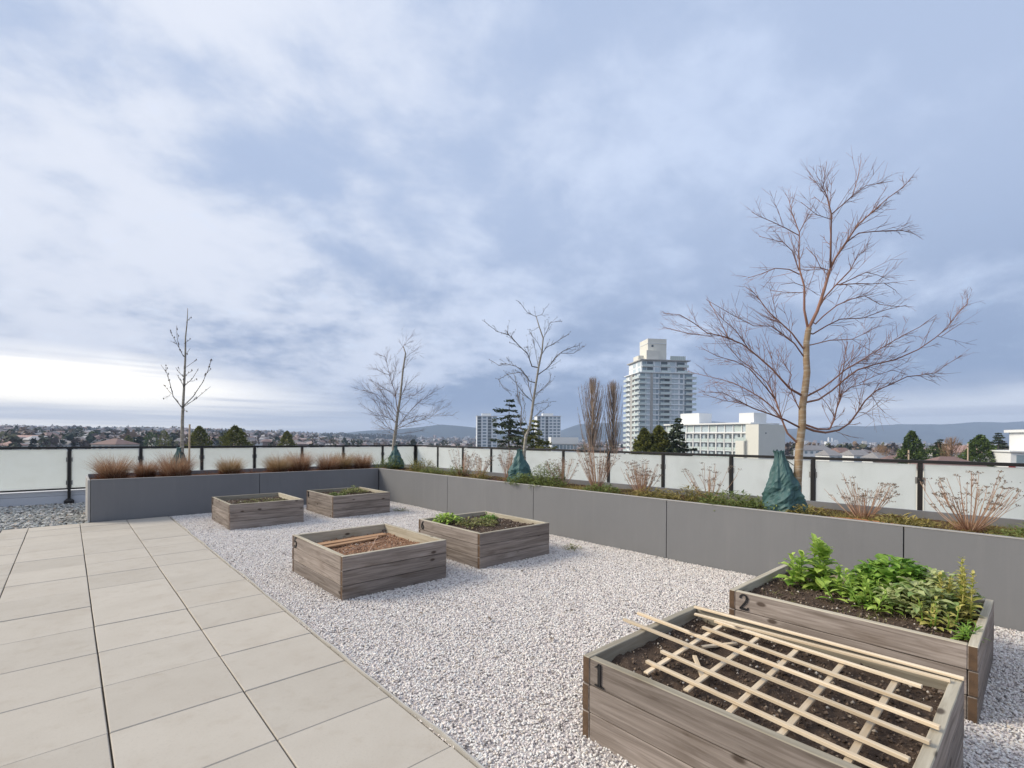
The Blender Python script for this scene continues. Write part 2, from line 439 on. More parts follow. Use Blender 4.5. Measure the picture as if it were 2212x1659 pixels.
M['dry_stem'] = leafmat('dry_stem', (.33, .170, .105), (.58, .385, .26), 9, .0)
M['seed_head'] = leafmat('seed_head', (.10, .080, .060), (.27, .21, .16), 9, .1)
M['moss'] = leafmat('moss_grass', (.13, .115, .030), (.40, .32, .10), 4, .2)
M['green_herb'] = leafmat('green_herb', (.065, .105, .028), (.26, .30, .085), 8, .25)
M['bright_leaf'] = leafmat('bright_leaf', (.19, .34, .045), (.52, .66, .15), 10, .3, .45)
M['mid_leaf'] = leafmat('mid_leaf', (.090, .21, .030), (.31, .48, .085), 10, .3, .45)
M['pale_leaf'] = leafmat('variegated_leaf', (.20, .32, .09), (.56, .58, .28), 14, .3, .5)
M['yellow_leaf'] = leafmat('yellowing_leaf', (.27, .33, .06), (.60, .52, .17), 12, .3, .5)
M['weed_leaf'] = leafmat('weed_leaf', (.10, .13, .035), (.34, .32, .12), 12, .25, .5)

# ================================================================== roof deck, pavers
VP0, UP0, TP = 4.399, -0.4515, 0.6129
deck = MB().box((-16, -14, -.35), (8.95, 14.95, -.075)).build('roof_deck', M['concrete'])
tag(deck, kind='structure')
body = MB().box((-16, -14, -18.6), (8.9, 14.9, -.354)).build('building_block', M['cream'])
tag(body, 'pale block of flats that carries the roof terrace', 'building')

patio = empty('patio', (0, 0, 0)); tag(patio, kind='structure')
pm_full = MB().box((.004, .0022, -.05), (TP - .004, TP - .0022, 0)).mesh('paver')
def bev(me, w):
    bm = bmesh.new(); bm.from_mesh(me); bmesh.ops.bevel(bm, geom=list(bm.edges), offset=w, segments=1, affect='EDGES', profile=.5); bm.to_mesh(me); bm.free()
bev(pm_full, .004); pm_full.materials.append(M['paver'])
def paver_piece(w, d):
    me = MB().box((.004, .0022, -.05), (w - .004, d - .0022, 0)).mesh('paver'); bev(me, .004); me.materials.append(M['paver']); return me
pm_cut = paver_piece(.30, TP); pm_last = paver_piece(TP, 10.955 - (VP0 + 10 * TP)); pm_lc = paver_piece(.30, 10.955 - (VP0 + 10 * TP))
for j in range(-10, 11):
    for i in range(-1, 3):
        cut = i == -1
        me = (pm_lc if cut else pm_last) if j == 10 else (pm_cut if cut else pm_full)
        x = UP0 + i * TP if not cut else UP0 - .30
        o = link_mesh('paver', me, None, patio, (x, VP0 + j * TP, random.uniform(-.0025, .0025)))
        o.rotation_euler = (random.uniform(-.002, .002), random.uniform(-.002, .002), random.uniform(-.002, .002))
tag(MB().box((UP0 - .30, VP0 - 10 * TP, -.07), (UP0 + 3 * TP, 10.95, -.022)).build('joint_sand', plain('joint_sand', (.13, .105, .080), .4, 20, .95)), kind='structure')
PE = UP0 + 3 * TP            # right edge of the pavers
# thin wavy edging between pavers and gravel
e = MB(); pts = []
for k in range(0, 75):
    y = -1.9 + k * .172; pts.append((PE + .012 + .004 * math.sin(k * 1.7) + .004 * math.sin(k * .6), y, -.014 + .006 * math.sin(k * .9)))
for a, b_ in zip(pts, pts[1:]): e.bar(a, b_, .008, .05)
tag(e.build('edging_strip', M['edging']), 'thin pale edging strip between the beige pavers and the white gravel', 'edging')

# ================================================================== gravel
def stone_nodes(name, mat, density, smin, smax, seed, flat=.75, drop=.0):
    g = bpy.data.node_groups.new(name, 'GeometryNodeTree')
    g.interface.new_socket('Geometry', in_out='INPUT', socket_type='NodeSocketGeometry')
    g.interface.new_socket('Geometry', in_out='OUTPUT', socket_type='NodeSocketGeometry')
    n = lambda t, **k: (lambda x: ([setattr(x, a, b) for a, b in k.items()], x)[1])(g.nodes.new(t))
    L = g.links.new
    gi, go = n('NodeGroupInput'), n('NodeGroupOutput')
    dp = n('GeometryNodeDistributePointsOnFaces', distribute_method='RANDOM'); dp.inputs['Density'].default_value = density; dp.inputs['Seed'].default_value = seed
    L(gi.outputs[0], dp.inputs['Mesh'])
    join = n('GeometryNodeJoinGeometry')
    for k in range(5):
        ico = n('GeometryNodeMeshIcoSphere'); ico.inputs['Radius'].default_value = .5; ico.inputs['Subdivisions'].default_value = 1
        sp = n('GeometryNodeSetPosition'); rv = n('FunctionNodeRandomValue', data_type='FLOAT_VECTOR')
        rv.inputs[0].default_value = (-.17, -.17, -.17); rv.inputs[1].default_value = (.17, .17, .17); rv.inputs['Seed'].default_value = seed * 10 + k
        L(ico.outputs[0], sp.inputs[0]); L(rv.outputs[0], sp.inputs['Offset'])
        gti = n('GeometryNodeGeometryToInstance'); L(sp.outputs[0], gti.inputs[0]); L(gti.outputs[0], join.inputs[0])
    iop = n('GeometryNodeInstanceOnPoints'); L(dp.outputs['Points'], iop.inputs['Points']); L(join.outputs[0], iop.inputs['Instance']); iop.inputs['Pick Instance'].default_value = True
    rr = n('FunctionNodeRandomValue', data_type='FLOAT_VECTOR'); rr.inputs[0].default_value = (-.5, -.5, 0); rr.inputs[1].default_value = (.5, .5, 6.28); rr.inputs['Seed'].default_value = seed + 3
    e2r = n('FunctionNodeEulerToRotation'); L(rr.outputs[0], e2r.inputs[0]); L(e2r.outputs[0], iop.inputs['Rotation'])
    rs = n('FunctionNodeRandomValue', data_type='FLOAT'); rs.inputs[2].default_value = smin; rs.inputs[3].default_value = smax; rs.inputs['Seed'].default_value = seed + 4
    rw = n('FunctionNodeRandomValue', data_type='FLOAT_VECTOR'); rw.inputs[0].default_value = (.75, .65, flat * .8); rw.inputs[1].default_value = (1.35, 1.0, flat * 1.15); rw.inputs['Seed'].default_value = seed + 5
    vm = n('ShaderNodeVectorMath', operation='SCALE'); L(rw.outputs[0], vm.inputs[0]); L(rs.outputs[1], vm.inputs['Scale']); L(vm.outputs[0], iop.inputs['Scale'])
    rz = n('FunctionNodeRandomValue', data_type='FLOAT_VECTOR'); rz.inputs[0].default_value = (0, 0, -.25 * smax); rz.inputs[1].default_value = (0, 0, .45 * smax); rz.inputs['Seed'].default_value = seed + 6
    ti = n('GeometryNodeTranslateInstances'); L(iop.outputs[0], ti.inputs[0]); L(rz.outputs[0], ti.inputs['Translation']); ti.inputs['Local Space'].default_value = False
    sm_ = n('GeometryNodeSetMaterial'); L(ti.outputs[0], sm_.inputs[0]); sm_.inputs['Material'].default_value = mat
    j2 = n('GeometryNodeJoinGeometry'); L(sm_.outputs[0], j2.inputs[0]); L(gi.outputs[0], j2.inputs[0]); L(j2.outputs[0], go.inputs[0])
    return g
def sheet(name, rects, z, mat, wav=.0):
    m = MB()
    for (x0, y0, x1, y1) in rects:
        nx, ny = max(1, int((x1 - x0) / .25)), max(1, int((y1 - y0) / .25)); k = len(m.v)
        for j in range(ny + 1):
            for i in range(nx + 1):
                x, y = x0 + (x1 - x0) * i / nx, y0 + (y1 - y0) * j / ny
                m.v.append((x, y, z + wav * mnoise.noise((x * 1.3, y * 1.3, 3.3))))
        for j in range(ny):
            for i in range(nx):
                a = k + j * (nx + 1) + i; m.f.append((a, a + 1, a + nx + 2, a + nx + 1))
    return m.build(name, mat)
wg = sheet('white_gravel', [(PE + .010, -1.6, 5.60, 10.965)], -.014, M['gravel_bed'], .012)
mod = wg.modifiers.new('stones', 'NODES'); mod.node_group = stone_nodes('white_stones', M['white_stone'], 10000, .008, .0185, 4)
tag(wg, 'crushed white and pinkish gravel covering the ground between the boxes', 'gravel', kind='stuff')
gg = sheet('grey_stones', [(-6.0, 10.96, .27, 14.36), (-6.0, 4.0, UP0 - .31, 10.955)], -.03, M['stone_bed'], .012)
mod = gg.modifiers.new('stones', 'NODES'); mod.node_group = stone_nodes('grey_stones_nodes', M['grey_stone'], 900, .035, .075, 9, .6)
tag(gg, 'grey river stones along the parapet at the left end of the planter', 'gravel', kind='stuff')

# ================================================================== raised planter (L shaped)
PU, PV, PT = 5.61, 10.98, 0.7185      # faces of the two runs, top
PBU, PBV = 6.76, 12.28                # back walls
BOT = -.06
pl = empty('raised_planter', (PU, PV, 0))
tag(pl, 'long L shaped grey raised planter along two sides of the terrace', 'planter')
def pbuild(mb, name, mat, bevel=0.0):
    o = mb.build(name, mat, None, bevel=bevel); o.parent = pl; o.matrix_parent_inverse = Matrix.Translation((-PU, -PV, 0)); return o
GJ = .0045
ju = [.29, 2.94, PU]
for a, b_ in zip(ju, ju[1:]): pbuild(MB().box((a + GJ, PV, BOT), (b_ - GJ - (.012 if b_ == PU else 0), PV + .035, PT)), 'panel', M['panel'], .002)
jv = [-3.94, -1.52, .89, 3.26, 5.65, 8.08, PV]
for a, b_ in zip(jv, jv[1:]): pbuild(MB().box((PU, a + GJ, BOT), (PU + .035, b_ - GJ + (.0 if b_ == PV else 0), PT)), 'panel', M['panel'], .002)
pbuild(MB().box((.255, PV - .002, BOT), (.288, PBV, PT + .003)), 'end_panel', M['panel_edge'], .003)
core = MB(); core.box((.292, PV + .040, BOT), (PU + .03, PV + .062, PT - .03)); core.box((PU + .040, -3.9, BOT), (PU + .062, PV + .06, PT - .03)); pbuild(core, 'liner', M['black'])
cap = MB(); cap.box((.292, PV - .004, PT + .001), (PU - .006, PV + .048, PT + .009)); pbuild(cap, 'coping', M['panel_edge'])
cap = MB(); cap.box((PU - .004, -3.94, PT + .001), (PU + .048, PV + .048, PT + .009)); pbuild(cap, 'coping', M['panel_edge'])
bw = MB().box((.292, PBV, BOT), (PBU + .05, PBV + .05, .745)); pbuild(bw, 'back_panel', M['panel'])
bw = MB().box((PBU, -3.94, BOT), (PBU + .05, PBV - .003, .745)); pbuild(bw, 'back_panel', M['panel'])
def soil_grid(rects, z, amp, step, seed):
    m = MB()
    for (x0, y0, x1, y1) in rects:
        nx, ny = max(2, int((x1 - x0) / step)), max(2, int((y1 - y0) / step)); k = len(m.v)
        for j in range(ny + 1):
            for i in range(nx + 1):
                x, y = x0 + (x1 - x0) * i / nx, y0 + (y1 - y0) * j / ny
                h = amp * (mnoise.noise((x * 5, y * 5, seed)) * .5 + mnoise.noise((x * 16, y * 16, seed + 4)) * .35 + mnoise.noise((x * 45, y * 45, seed)) * .25)
                m.v.append((x, y, z + h))
        for j in range(ny):
            for i in range(nx):
                a = k + j * (nx + 1) + i; m.f.append((a, a + 1, a + nx + 2, a + nx + 1))
    return m
pbuild(soil_grid([(.30, PV + .064, PBU - .004, PBV - .004), (PU + .064, -3.9, PBU - .004, PV + .06)], .668, .035, .055, 2.0), 'soil', M['mulch'])

# ================================================================== glass railing
FU, FV, FZ = 8.66, 14.35, 1.213
def railing(name, label, posts, axis, fixed, lo, hi):
    """posts: positions along the run; axis 0 = along x at y = fixed, 1 = along y at x = fixed"""
    P = (lambda t, d, z: (t, fixed + d, z)) if axis == 0 else (lambda t, d, z: (fixed + d, t, z))
    root = empty(name, P(posts[0], 0, 0)); tag(root, label, 'railing', 'glass railings round the terrace edge')
    inv = Matrix.Translation(-Vector(root.location))
    def part(mb, nm, mat, bevel=0.0, smooth=False):
        o = mb.build(nm, mat, None, bevel=bevel, smooth=smooth); o.parent = root; o.matrix_parent_inverse = inv; return o
    def bx(t0, t1, d0, d1, z0, z1):
        a, b_ = P(t0, d0, z0), P(t1, d1, z1)
        return MB().box([min(p, q) for p, q in zip(a, b_)], [max(p, q) for p, q in zip(a, b_)])
    part(bx(lo, hi, -.028, .028, FZ - .026, FZ + .018), 'top_rail', M['black'], .004)
    part(bx(lo, hi, -.016, .016, .300, .330), 'bottom_rail', M['black'], .003)
    for t in posts:
        po = part(bx(t - .027, t + .027, -.030, .026, .05, FZ - .0275), 'post', M['black'], .003)
        c = P(t, -.004, 0)
        f = MB().lathe([(.085, -.045), (.085, .055), (.070, .075), (.040, .10)], 14, c).build('base_flange', M['black'], po)
        for zc in (.45, .95):
            for s in (-1, 1):
                cl = bx(t + s * .030, t + s * .052, -.012, .012, zc - .045, zc + .045).build('clamp', M['bracket'], po)
    ps = sorted(posts)
    for a, b_ in zip(ps, ps[1:]): part(bx(a + .040, b_ - .040, -.006, .006, .335, FZ - .040), 'glass_panel', M['glass'])
    return root
LP = [-4.9, -3.67, -2.44, -1.2, .03, 1.27, 2.5, 3.71, 4.95, 6.16, 7.45]
RP = [-3.95, -2.66, -1.4, -.10, 1.2, 2.5, 3.78, 5.11, 6.42, 7.72, 9.05, 10.37, 11.68, 13.0]
railing('glass_railing', 'black railing with frosted glass behind the planter of brown grasses', LP + [FU - .031], 0, FV, -5.0, FU + .03)
railing('glass_railing', 'black railing with frosted glass behind the planter with the big bare tree', RP + [FV - .09], 1, FU, -4.0, FV - .030)
cb = empty('parapet', (0, FV, 0)); tag(cb, 'pale metal clad parapet kerb under the glass railing', 'parapet')
def cpart(mb, nm, mat, bevel=.004):
    o = mb.build(nm, mat, None, bevel=bevel); o.parent = cb; o.matrix_parent_inverse = Matrix.Translation((0, -FV, 0)); return o
cpart(MB().box((-6, FV + .045, -.07), (FU + .3, FV + .40, .165)), 'lower_flashing', M['curb'])
cpart(MB().box((-6, FV + .060, .169), (FU + .3, FV + .42, .275)), 'upper_flashing', M['curb'])
cpart(MB().box((FU + .045, -6, -.07), (FU + .40, FV + .040, .165)), 'lower_flashing', M['curb'])
cpart(MB().box((FU + .060, -6, .169), (FU + .42, FV + .055, .275)), 'upper_flashing', M['curb'])

# ================================================================== timber boxes
LU, LV, TH = 1.15, 1.33, .043
ZC = [-.05, .124, .262, .400]
def plank_mesh(length, h, seed, top=False):
    m = MB(); n = 8; rnd = random.Random(seed)
    for i in range(n + 1):
        x = -length / 2 + length * i / n; w = rnd.uniform(-.0012, .0012); zt = rnd.uniform(-.0015, .001)
        m.v += [(x, -TH / 2 + w, 0), (x, TH / 2 + w, 0), (x, TH / 2 + w, h + zt), (x, -TH / 2 + w, h + zt)]
    for i in range(n):
        a = i * 4
        m.f += [(a, a + 4, a + 7, a + 3), (a + 1, a + 2, a + 6, a + 5), (a + 3, a + 7, a + 6, a + 2), (a, a + 1, a + 5, a + 4)]
    m.f += [(0, 3, 2, 1), (n * 4, n * 4 + 1, n * 4 + 2, n * 4 + 3)]
    me = m.mesh('plank'); me.materials.append(M['wood']); me.materials.append(M['endgrain']); me.materials.append(M['wood_top'])
    bm = bmesh.new(); bm.from_mesh(me)
    long_e = [e_ for e_ in bm.edges if e_.calc_length() > 1e-6 and len(e_.link_faces) == 2 and e_.calc_face_angle(0) > .8]
    bmesh.ops.bevel(bm, geom=long_e, offset=.0035, segments=1, affect='EDGES', profile=.5)
    for f in bm.faces:
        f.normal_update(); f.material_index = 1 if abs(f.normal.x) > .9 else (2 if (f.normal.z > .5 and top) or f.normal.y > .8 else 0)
    bm.to_mesh(me); bm.free(); return me
def plank_set(length): return [[plank_mesh(length, ZC[k + 1] - ZC[k] - .004, 31 * k + s, k == 2) for s in range(2)] for k in range(3)]
PK_U, PK_V = plank_set(LU), plank_set(LV - 2 * TH - .004)

NUM = {   # strokes of the serif numerals: points and widths, box 0.62 wide, 1 high
 '1': [([(.10, .80), (.22, .86), (.34, .99)], [.03, .07, .05]), ([(.34, 1.0), (.34, .02)], [.15, .15]), ([(.10, .03), (.58, .03)], [.06, .06])],
 '2': [([(.10, .72), (.12, .86), (.22, .96), (.34, .98), (.47, .92), (.53, .78), (.50, .62), (.40, .46), (.26, .28), (.10, .08)], [.11, .09, .07, .07, .11, .15, .14, .11, .09, .08]), ([(.08, .07), (.40, .07), (.56, .07), (.60, .20)], [.13, .13, .12, .05])],
 '5': [([(.18, .97), (.56, .97)], [.10, .10]), ([(.18, .98), (.14, .54)], [.07, .06]), ([(.14, .54), (.28, .62), (.42, .58), (.53, .44), (.53, .28), (.44, .10), (.28, .03), (.14, .06), (.08, .18)], [.05, .07, .11, .15, .15, .12, .08, .08, .11])],
 '6': [([(.54, .95), (.38, .88), (.22, .70), (.13, .48), (.12, .28), (.20, .10), (.33, .03), (.46, .10), (.53, .28), (.46, .48), (.33, .56), (.20, .48), (.14, .36)], [.04, .08, .12, .15, .15, .12, .07, .12, .15, .12, .07, .07, .06])],
 '7': [([(.08, .80), (.10, .95), (.56, .95)], [.05, .13, .12]), ([(.56, .95), (.42, .62), (.32, .34), (.28, .02)], [.07, .09, .13, .17])],
 '8': [([(.33, .55), (.18, .66), (.15, .80), (.22, .94), (.33, .98), (.45, .94), (.51, .80), (.47, .66), (.33, .55), (.16, .42), (.10, .25), (.18, .08), (.33, .02), (.48, .08), (.55, .25), (.49, .42), (.33, .55)], [.10, .11, .12, .09, .07, .09, .12, .11, .12, .12, .14, .11, .07, .11, .14, .12, .10])],
}
def numeral(ch, height):
    m = MB()
    for pts, wd in NUM[ch]:
        P = [Vector((p[0], p[1])) for p in pts]; k = len(m.v)
        for i, p in enumerate(P):
            d = (P[min(i + 1, len(P) - 1)] - P[max(i - 1, 0)]).normalized(); nrm = Vector((-d.y, d.x)) * wd[i] / 2
            for q in (p + nrm, p - nrm):
                for dpt in (0.0, -.006): m.v.append((dpt, -q.x * height, q.y * height))
        for i in range(len(P) - 1):
            a = k + i * 4; b_ = a + 4
            m.f += [(a + 1, a + 3, b_ + 3, b_ + 1), (a, a + 1, b_ + 1, b_), (a + 2, b_ + 2, b_ + 3, a + 3)]
        m.f += [(k, k + 2, k + 3, k + 1), (b_, b_ + 1, b_ + 3, b_ + 2)]
    return m.mesh('numeral')

def crumbs(n, w, d, z, smin, smax, seed):
    rng = np.random.default_rng(seed)
    ico = np.array([(0, 0, 1), (.9, 0, .2), (-.3, .85, .25), (-.5, -.75, .2), (.1, .2, -.7)])
    fc = np.array([(0, 1, 2), (0, 2, 3), (0, 3, 1), (4, 2, 1), (4, 3, 2), (4, 1, 3)])
    P = np.c_[rng.uniform(-w / 2, w / 2, n), rng.uniform(-d / 2, d / 2, n), np.full(n, z) + rng.uniform(-.004, .012, n)]
    s = rng.uniform(smin, smax, n)[:, None, None] * rng.uniform(.5, 1.2, (n, 1, 3)); a = rng.uniform(0, 6.28, n)
    V = ico[None] * s; c, q = np.cos(a)[:, None], np.sin(a)[:, None]
    V = np.stack([V[..., 0] * c - V[..., 1] * q, V[..., 0] * q + V[..., 1] * c, V[..., 2]], -1) + P[:, None]
    F = fc[None] + (np.arange(n) * 5)[:, None, None]
    return V.reshape(-1, 3), F.reshape(-1, 3)

def timber_box(num, u, v, label, soil_z, soil_m, seed):
    root = empty('timber_planter_box', (u, v, 0), random.uniform(-.006, .006)); tag(root, label, 'planter box', 'numbered timber planter boxes on the gravel')
    rnd = random.Random(seed)
    for k in range(3):
        for s in (-1, 1):
            link_mesh('plank', PK_U[k][rnd.randint(0, 1)], None, root, (rnd.uniform(-.002, .002), s * (LV / 2 - TH / 2), ZC[k]), (0, 0, 0 if s < 0 else math.pi))
            link_mesh('plank', PK_V[k][rnd.randint(0, 1)], None, root, (s * (LU / 2 - TH / 2 - .0015), rnd.uniform(-.001, .001), ZC[k]), (0, 0, math.pi / 2 if s > 0 else -math.pi / 2))
    for sx in (-1, 1):
        for sy in (-1, 1):
            MB().cbox((sx * (LU / 2 - TH - .022), sy * (LV / 2 - TH - .022), .165), (.038, .038, .33)).build('corner_post', M['wood'], root)
    iw, idp = LU - 2 * TH - .004, LV - 2 * TH - .004
    so = soil_grid([(-iw / 2, -idp / 2, iw / 2, idp / 2)], soil_z, .045, .035, seed).build('soil', soil_m, root)
    V, F = crumbs(1500, iw - .02, idp - .02, soil_z + .004, .004, .015, seed)
    cr = link_mesh('soil_crumbs', np_mesh('soil_crumbs', V, F), M['crumb_sandy'] if soil_m is M['soil_sandy'] else M['crumb'], so); tag(cr, kind='stuff')
    nm = link_mesh('numeral', numeral(num, .112), M['number'], root, (-LU / 2 - .0005, LV / 2 - .070, .274))
    return root
BOXES = {'1': (2.52, .93), '2': (4.18, .92), '5': (2.44, 5.02), '6': (4.07, 5.04), '7': (2.49, 9.44), '8': (4.18, 9.50)}
timber_box('1', *BOXES['1'], 'nearest timber box, number 1, covered by a lattice of pale laths', .325, M['soil'], 1)
timber_box('2', *BOXES['2'], 'timber box number 2 full of green leafy vegetables', .335, M['soil'], 2)
timber_box('5', *BOXES['5'], 'timber box number 5 with bare sandy soil and tan boards inside', .285, M['soil_sandy'], 5)
timber_box('6', *BOXES['6'], 'timber box number 6 with low green and brown weeds in it', .335, M['soil'], 6)
timber_box('7', *BOXES['7'], 'far timber box with dark empty soil, in front of the left planter run', .315, M['soil'], 7)
timber_box('8', *BOXES['8'], 'far timber box with low weeds, beside the inner corner of the planter', .335, M['soil'], 8)

# boards and twigs lying in box 5
bu, bv = BOXES['5']
def lying_board(nm, label, p, q, w, h, mat, cat):
    p, q = Vector(p), Vector(q); L_ = (q - p).length; d = q - p
    me = MB().cbox((0, 0, 0), (L_, w, h)).mesh(nm); bev(me, .002)
    o = link_mesh(nm, me, mat, None, (p + q) / 2); o.rotation_euler = (random.uniform(-.1, .1), -math.atan2(d.z, math.hypot(d.x, d.y)), math.atan2(d.y, d.x))
    return tag(o, label, cat)
lying_board('board', 'long tan board lying at the far side inside box number 5', (bu - .44, bv + .36, .308), (bu + .42, bv + .42, .312), .10, .02, M['board_tan'], 'board')
lying_board('board', 'second tan board lying on the sandy soil inside box number 5', (bu - .46, bv + .20, .306), (bu + .28, bv + .31, .308), .07, .018, M['board_tan'], 'board')
for k, (p, q) in enumerate([((bu - .20, bv - .40, .305), (bu + .30, bv + .36, .330)), ((bu - .36, bv - .18, .305), (bu + .36, bv + .22, .315))]):
    m = MB(); n = 6; P = [Vector(p).lerp(Vector(q), i / n) + Vector((random.uniform(-.012, .012), random.uniform(-.012, .012), random.uniform(0, .01))) for i in range(n + 1)]
    m.tube(P, [.006 - .0005 * i for i in range(n + 1)], 5)
    m.tube([P[3], P[3] + Vector((.08, -.03, .015)), P[3] + Vector((.15, -.02, .02))], [.003, .002, .001], 4)
    tag(m.build('twig', M['dry_stem']), ['longer dry twig slanting across the soil of box number 5', 'shorter dry twig beside the boards in box number 5'][k], 'twig')

# lattice of laths on box 1
lat = empty('lath_lattice', (2.5, .9, .4)); tag(lat, 'lattice of pale wooden laths lying over the soil of box number 1', 'lattice')
def lath(p, q, w, h, parent=None):
    p, q = Vector(p), Vector(q); d = q - p; L_ = d.length
    me = MB().cbox((0, 0, 0), (L_, w, h)).mesh('lath'); bev(me, .0018)
    o = link_mesh('lath', me, M['lath'], parent, (p + q) / 2 - (Vector(parent.location) if parent else Vector((0, 0, 0))))
    o.rotation_euler = (0, -math.atan2(d.z, math.hypot(d.x, d.y)), math.atan2(d.y, d.x)); return o
for (a, b_) in [((2.48, 1.72, .412), (2.305, .285, .412)), ((2.63, 1.72, .414), (2.447, .275, .414)), ((2.77, 1.37, .392), (2.615, .32, .402)), ((2.925, 1.37, .390), (2.83, .38, .400)),
                ((2.30, 1.36, .390), (2.15, .32, .400)), ((2.145, 1.35, .388), (2.02, .32, .398))]:
    lath(a, b_, .022, .015, lat)
for (a, b_) in [((2.06, 1.30, .374), (2.95, 1.33, .376)), ((2.05, 1.09, .374), (2.93, 1.11, .376)), ((2.02, .885, .374), (2.90, .905, .377)), ((2.00, .685, .375), (2.89, .695, .378)), ((1.99, .47, .376), (2.87, .48, .378)), ((1.98, .30, .376), (2.86, .29, .378))]:
    lath(a, b_, .026, .010, lat)
for nm, lab, a, b_ in [('loose_lath', 'loose pale lath lying along the right edge of box number 1', (3.02, 1.55, .409), (3.045, .26, .409)),
                       ('loose_lath', 'second loose lath, just inside the right edge of box number 1', (2.965, 1.52, .383), (2.985, .30, .405)),
                       ('lath_offcut', 'short lath offcut lying under the lattice, nearer the gravel', (2.46, 1.26, .350), (2.27, 1.12, .350)),
                       ('lath_offcut', 'short lath offcut lying under the lattice, nearer box number 2', (2.60, 1.29, .350), (2.79, 1.18, .352))]:
    o = lath(a, b_, .022, .013); o.name = nm; tag(o, lab, 'lath')

# ================================================================== plants on the terrace
def blades(n, r0, length, lean, width, seed, droop=.5, seg=4, jl=.35, up=0.0):
    """n curved blades fanning out of a disc of radius r0"""
    rng = np.random.default_rng(seed)
    a0 = rng.uniform(0, 2 * np.pi, n); rr = r0 * np.sqrt(rng.uniform(0, 1, n))
    B = np.c_[rr * np.cos(a0), rr * np.sin(a0), np.zeros(n)]
    az = a0 + rng.normal(0, .7, n); le = lean * np.clip(rng.uniform(.1, 1.1, n), 0, 1.2); L_ = length * (1 + jl * rng.uniform(-1, .6, n))
    t = np.linspace(0, 1, seg + 1)
    ang = le[:, None] + droop * (t[None] ** 1.6) * rng.uniform(.3, 1.3, n)[:, None]
    ds = L_[:, None] / seg
    hx = np.cumsum(np.c_[np.zeros(n), np.sin(ang[:, 1:]) * ds], 1); hz = np.cumsum(np.c_[np.zeros(n), np.cos(ang[:, 1:]) * ds], 1)
    C = np.stack([B[:, 0, None] + hx * np.cos(az)[:, None], B[:, 1, None] + hx * np.sin(az)[:, None], hz + up], -1)
    tw = az + np.pi / 2 + rng.normal(0, .9, n); sd = np.stack([np.cos(tw), np.sin(tw), np.zeros(n)], -1)[:, None]
    w = (width * (1 - .85 * t))[None, :, None] * rng.uniform(.6, 1.3, n)[:, None, None] / 2
    V = np.stack([C - sd * w, C + sd * w], 2).reshape(-1, 3)
    k = (seg + 1) * 2; i = np.arange(seg) * 2
    f = np.stack([i, i + 1, i + 3, i + 2], -1)
    F = (f[None] + (np.arange(n) * k)[:, None, None]).reshape(-1, 4)
    return V, F
def cat_vf(parts):
    Vs, Fs, k = [], [], 0
    for V, F in parts: Vs.append(V); Fs.append(F + k); k += len(V)
    return np.concatenate(Vs), np.concatenate(Fs)

BZ = .672
M['pale_grass'] = leafmat('pale_grass', (.34, .20, .11), (.66, .50, .34), 9, .25)
# --- brown grass tufts of the left run
G_L = 'brown ornamental grasses in the left planter run'
tuft_spots = [  # u, v, radius, height, spread, material, label
 (.62, 11.50, .24, .42, .95, 'dry_grass', 'first brown grass tuft, at the free end of the left planter run'),
 (1.55, 11.45, .28, .44, 1.0, 'dry_grass', 'brown grass tuft round the foot of the slim tree'),
 (1.12, 11.75, .16, .30, 1.0, 'dry_grass', 'small brown grass tuft between the first tuft and the slim tree'),
 (2.52, 11.55, .20, .34, 1.0, 'tan_grass', 'yellowish tan grass tuft, right of the slim tree'),
 (3.45, 11.50, .22, .38, 1.0, 'tan_grass', 'tan grass tuft just right of the panel joint of the left run'),
 (3.95, 11.62, .24, .44, .9, 'dry_grass', 'tall feathery brown tuft in the middle of the left run'),
 (4.55, 11.45, .22, .38, 1.0, 'dry_grass', 'brown grass tuft, third from the planter corner'),
 (4.98, 11.60, .22, .40, 1.0, 'tan_grass', 'tan grass tuft, second from the planter corner'),
 (5.42, 11.50, .20, .38, 1.0, 'dry_grass', 'brown grass tuft nearest the inner corner of the planter')]
for k, (u, v, r, h, sp, mt, lab) in enumerate(tuft_spots):
    r, h = r * .92, h * 1.0
    V, F = blades(1000, r * .60, h * 1.05, .75 * sp, .0056, 100 + k, .55)
    V2, F2 = blades(520, r * .60, h * 1.14, .68, .0050, 300 + k, .45)
    root = empty('grass_tuft', (u, v, BZ)); tag(root, lab, 'grass tuft', G_L)
    link_mesh('blades', np_mesh('blades', V, F), M[mt], root)
    link_mesh('seed_stalks', np_mesh('seed_stalks', V2, F2), M['pale_grass'], root)
    V, F = blades(520, r * .95, h * .50, .85, .0070, 500 + k, .7)
    link_mesh('thatch', np_mesh('thatch', V, F), M['red_thatch'], root)
# low reddish thatch along the left run
rng = np.random.default_rng(5); parts = []
for k in range(120):
    V, F = blades(18, .10, .13, 1.1, .006, 900 + k, .6, 3); V = V + np.array([rng.uniform(.4, 5.7), rng.uniform(11.12, 12.1), BZ - .01]); parts.append((V, F))
V, F = cat_vf(parts)
tag(link_mesh('thatch_cover', np_mesh('thatch_cover', V, F), M['red_thatch']), 'low reddish dead thatch on the soil of the left planter run', 'ground cover', kind='stuff')
# mossy grass along the right run
parts = []
for k in range(1250):
    v = rng.uniform(-2.5, 11.6); u = 5.70 + rng.beta(1.1, 1.7) * 1.0
    d = mnoise.noise((u * 2.2, v * 1.1, 7.7))
    if d < -.30: continue
    V, F = blades(26, .085, .055 + .05 * max(0, d), 1.0, .006, 2000 + k, .6, 2); parts.append((V + np.array([u, v, BZ - .008]), F))
V, F = cat_vf(parts)
tag(link_mesh('mossy_grass', np_mesh('mossy_grass', V, F), M['moss']), 'low yellowish moss and grass along the right planter run', 'ground cover', kind='stuff')

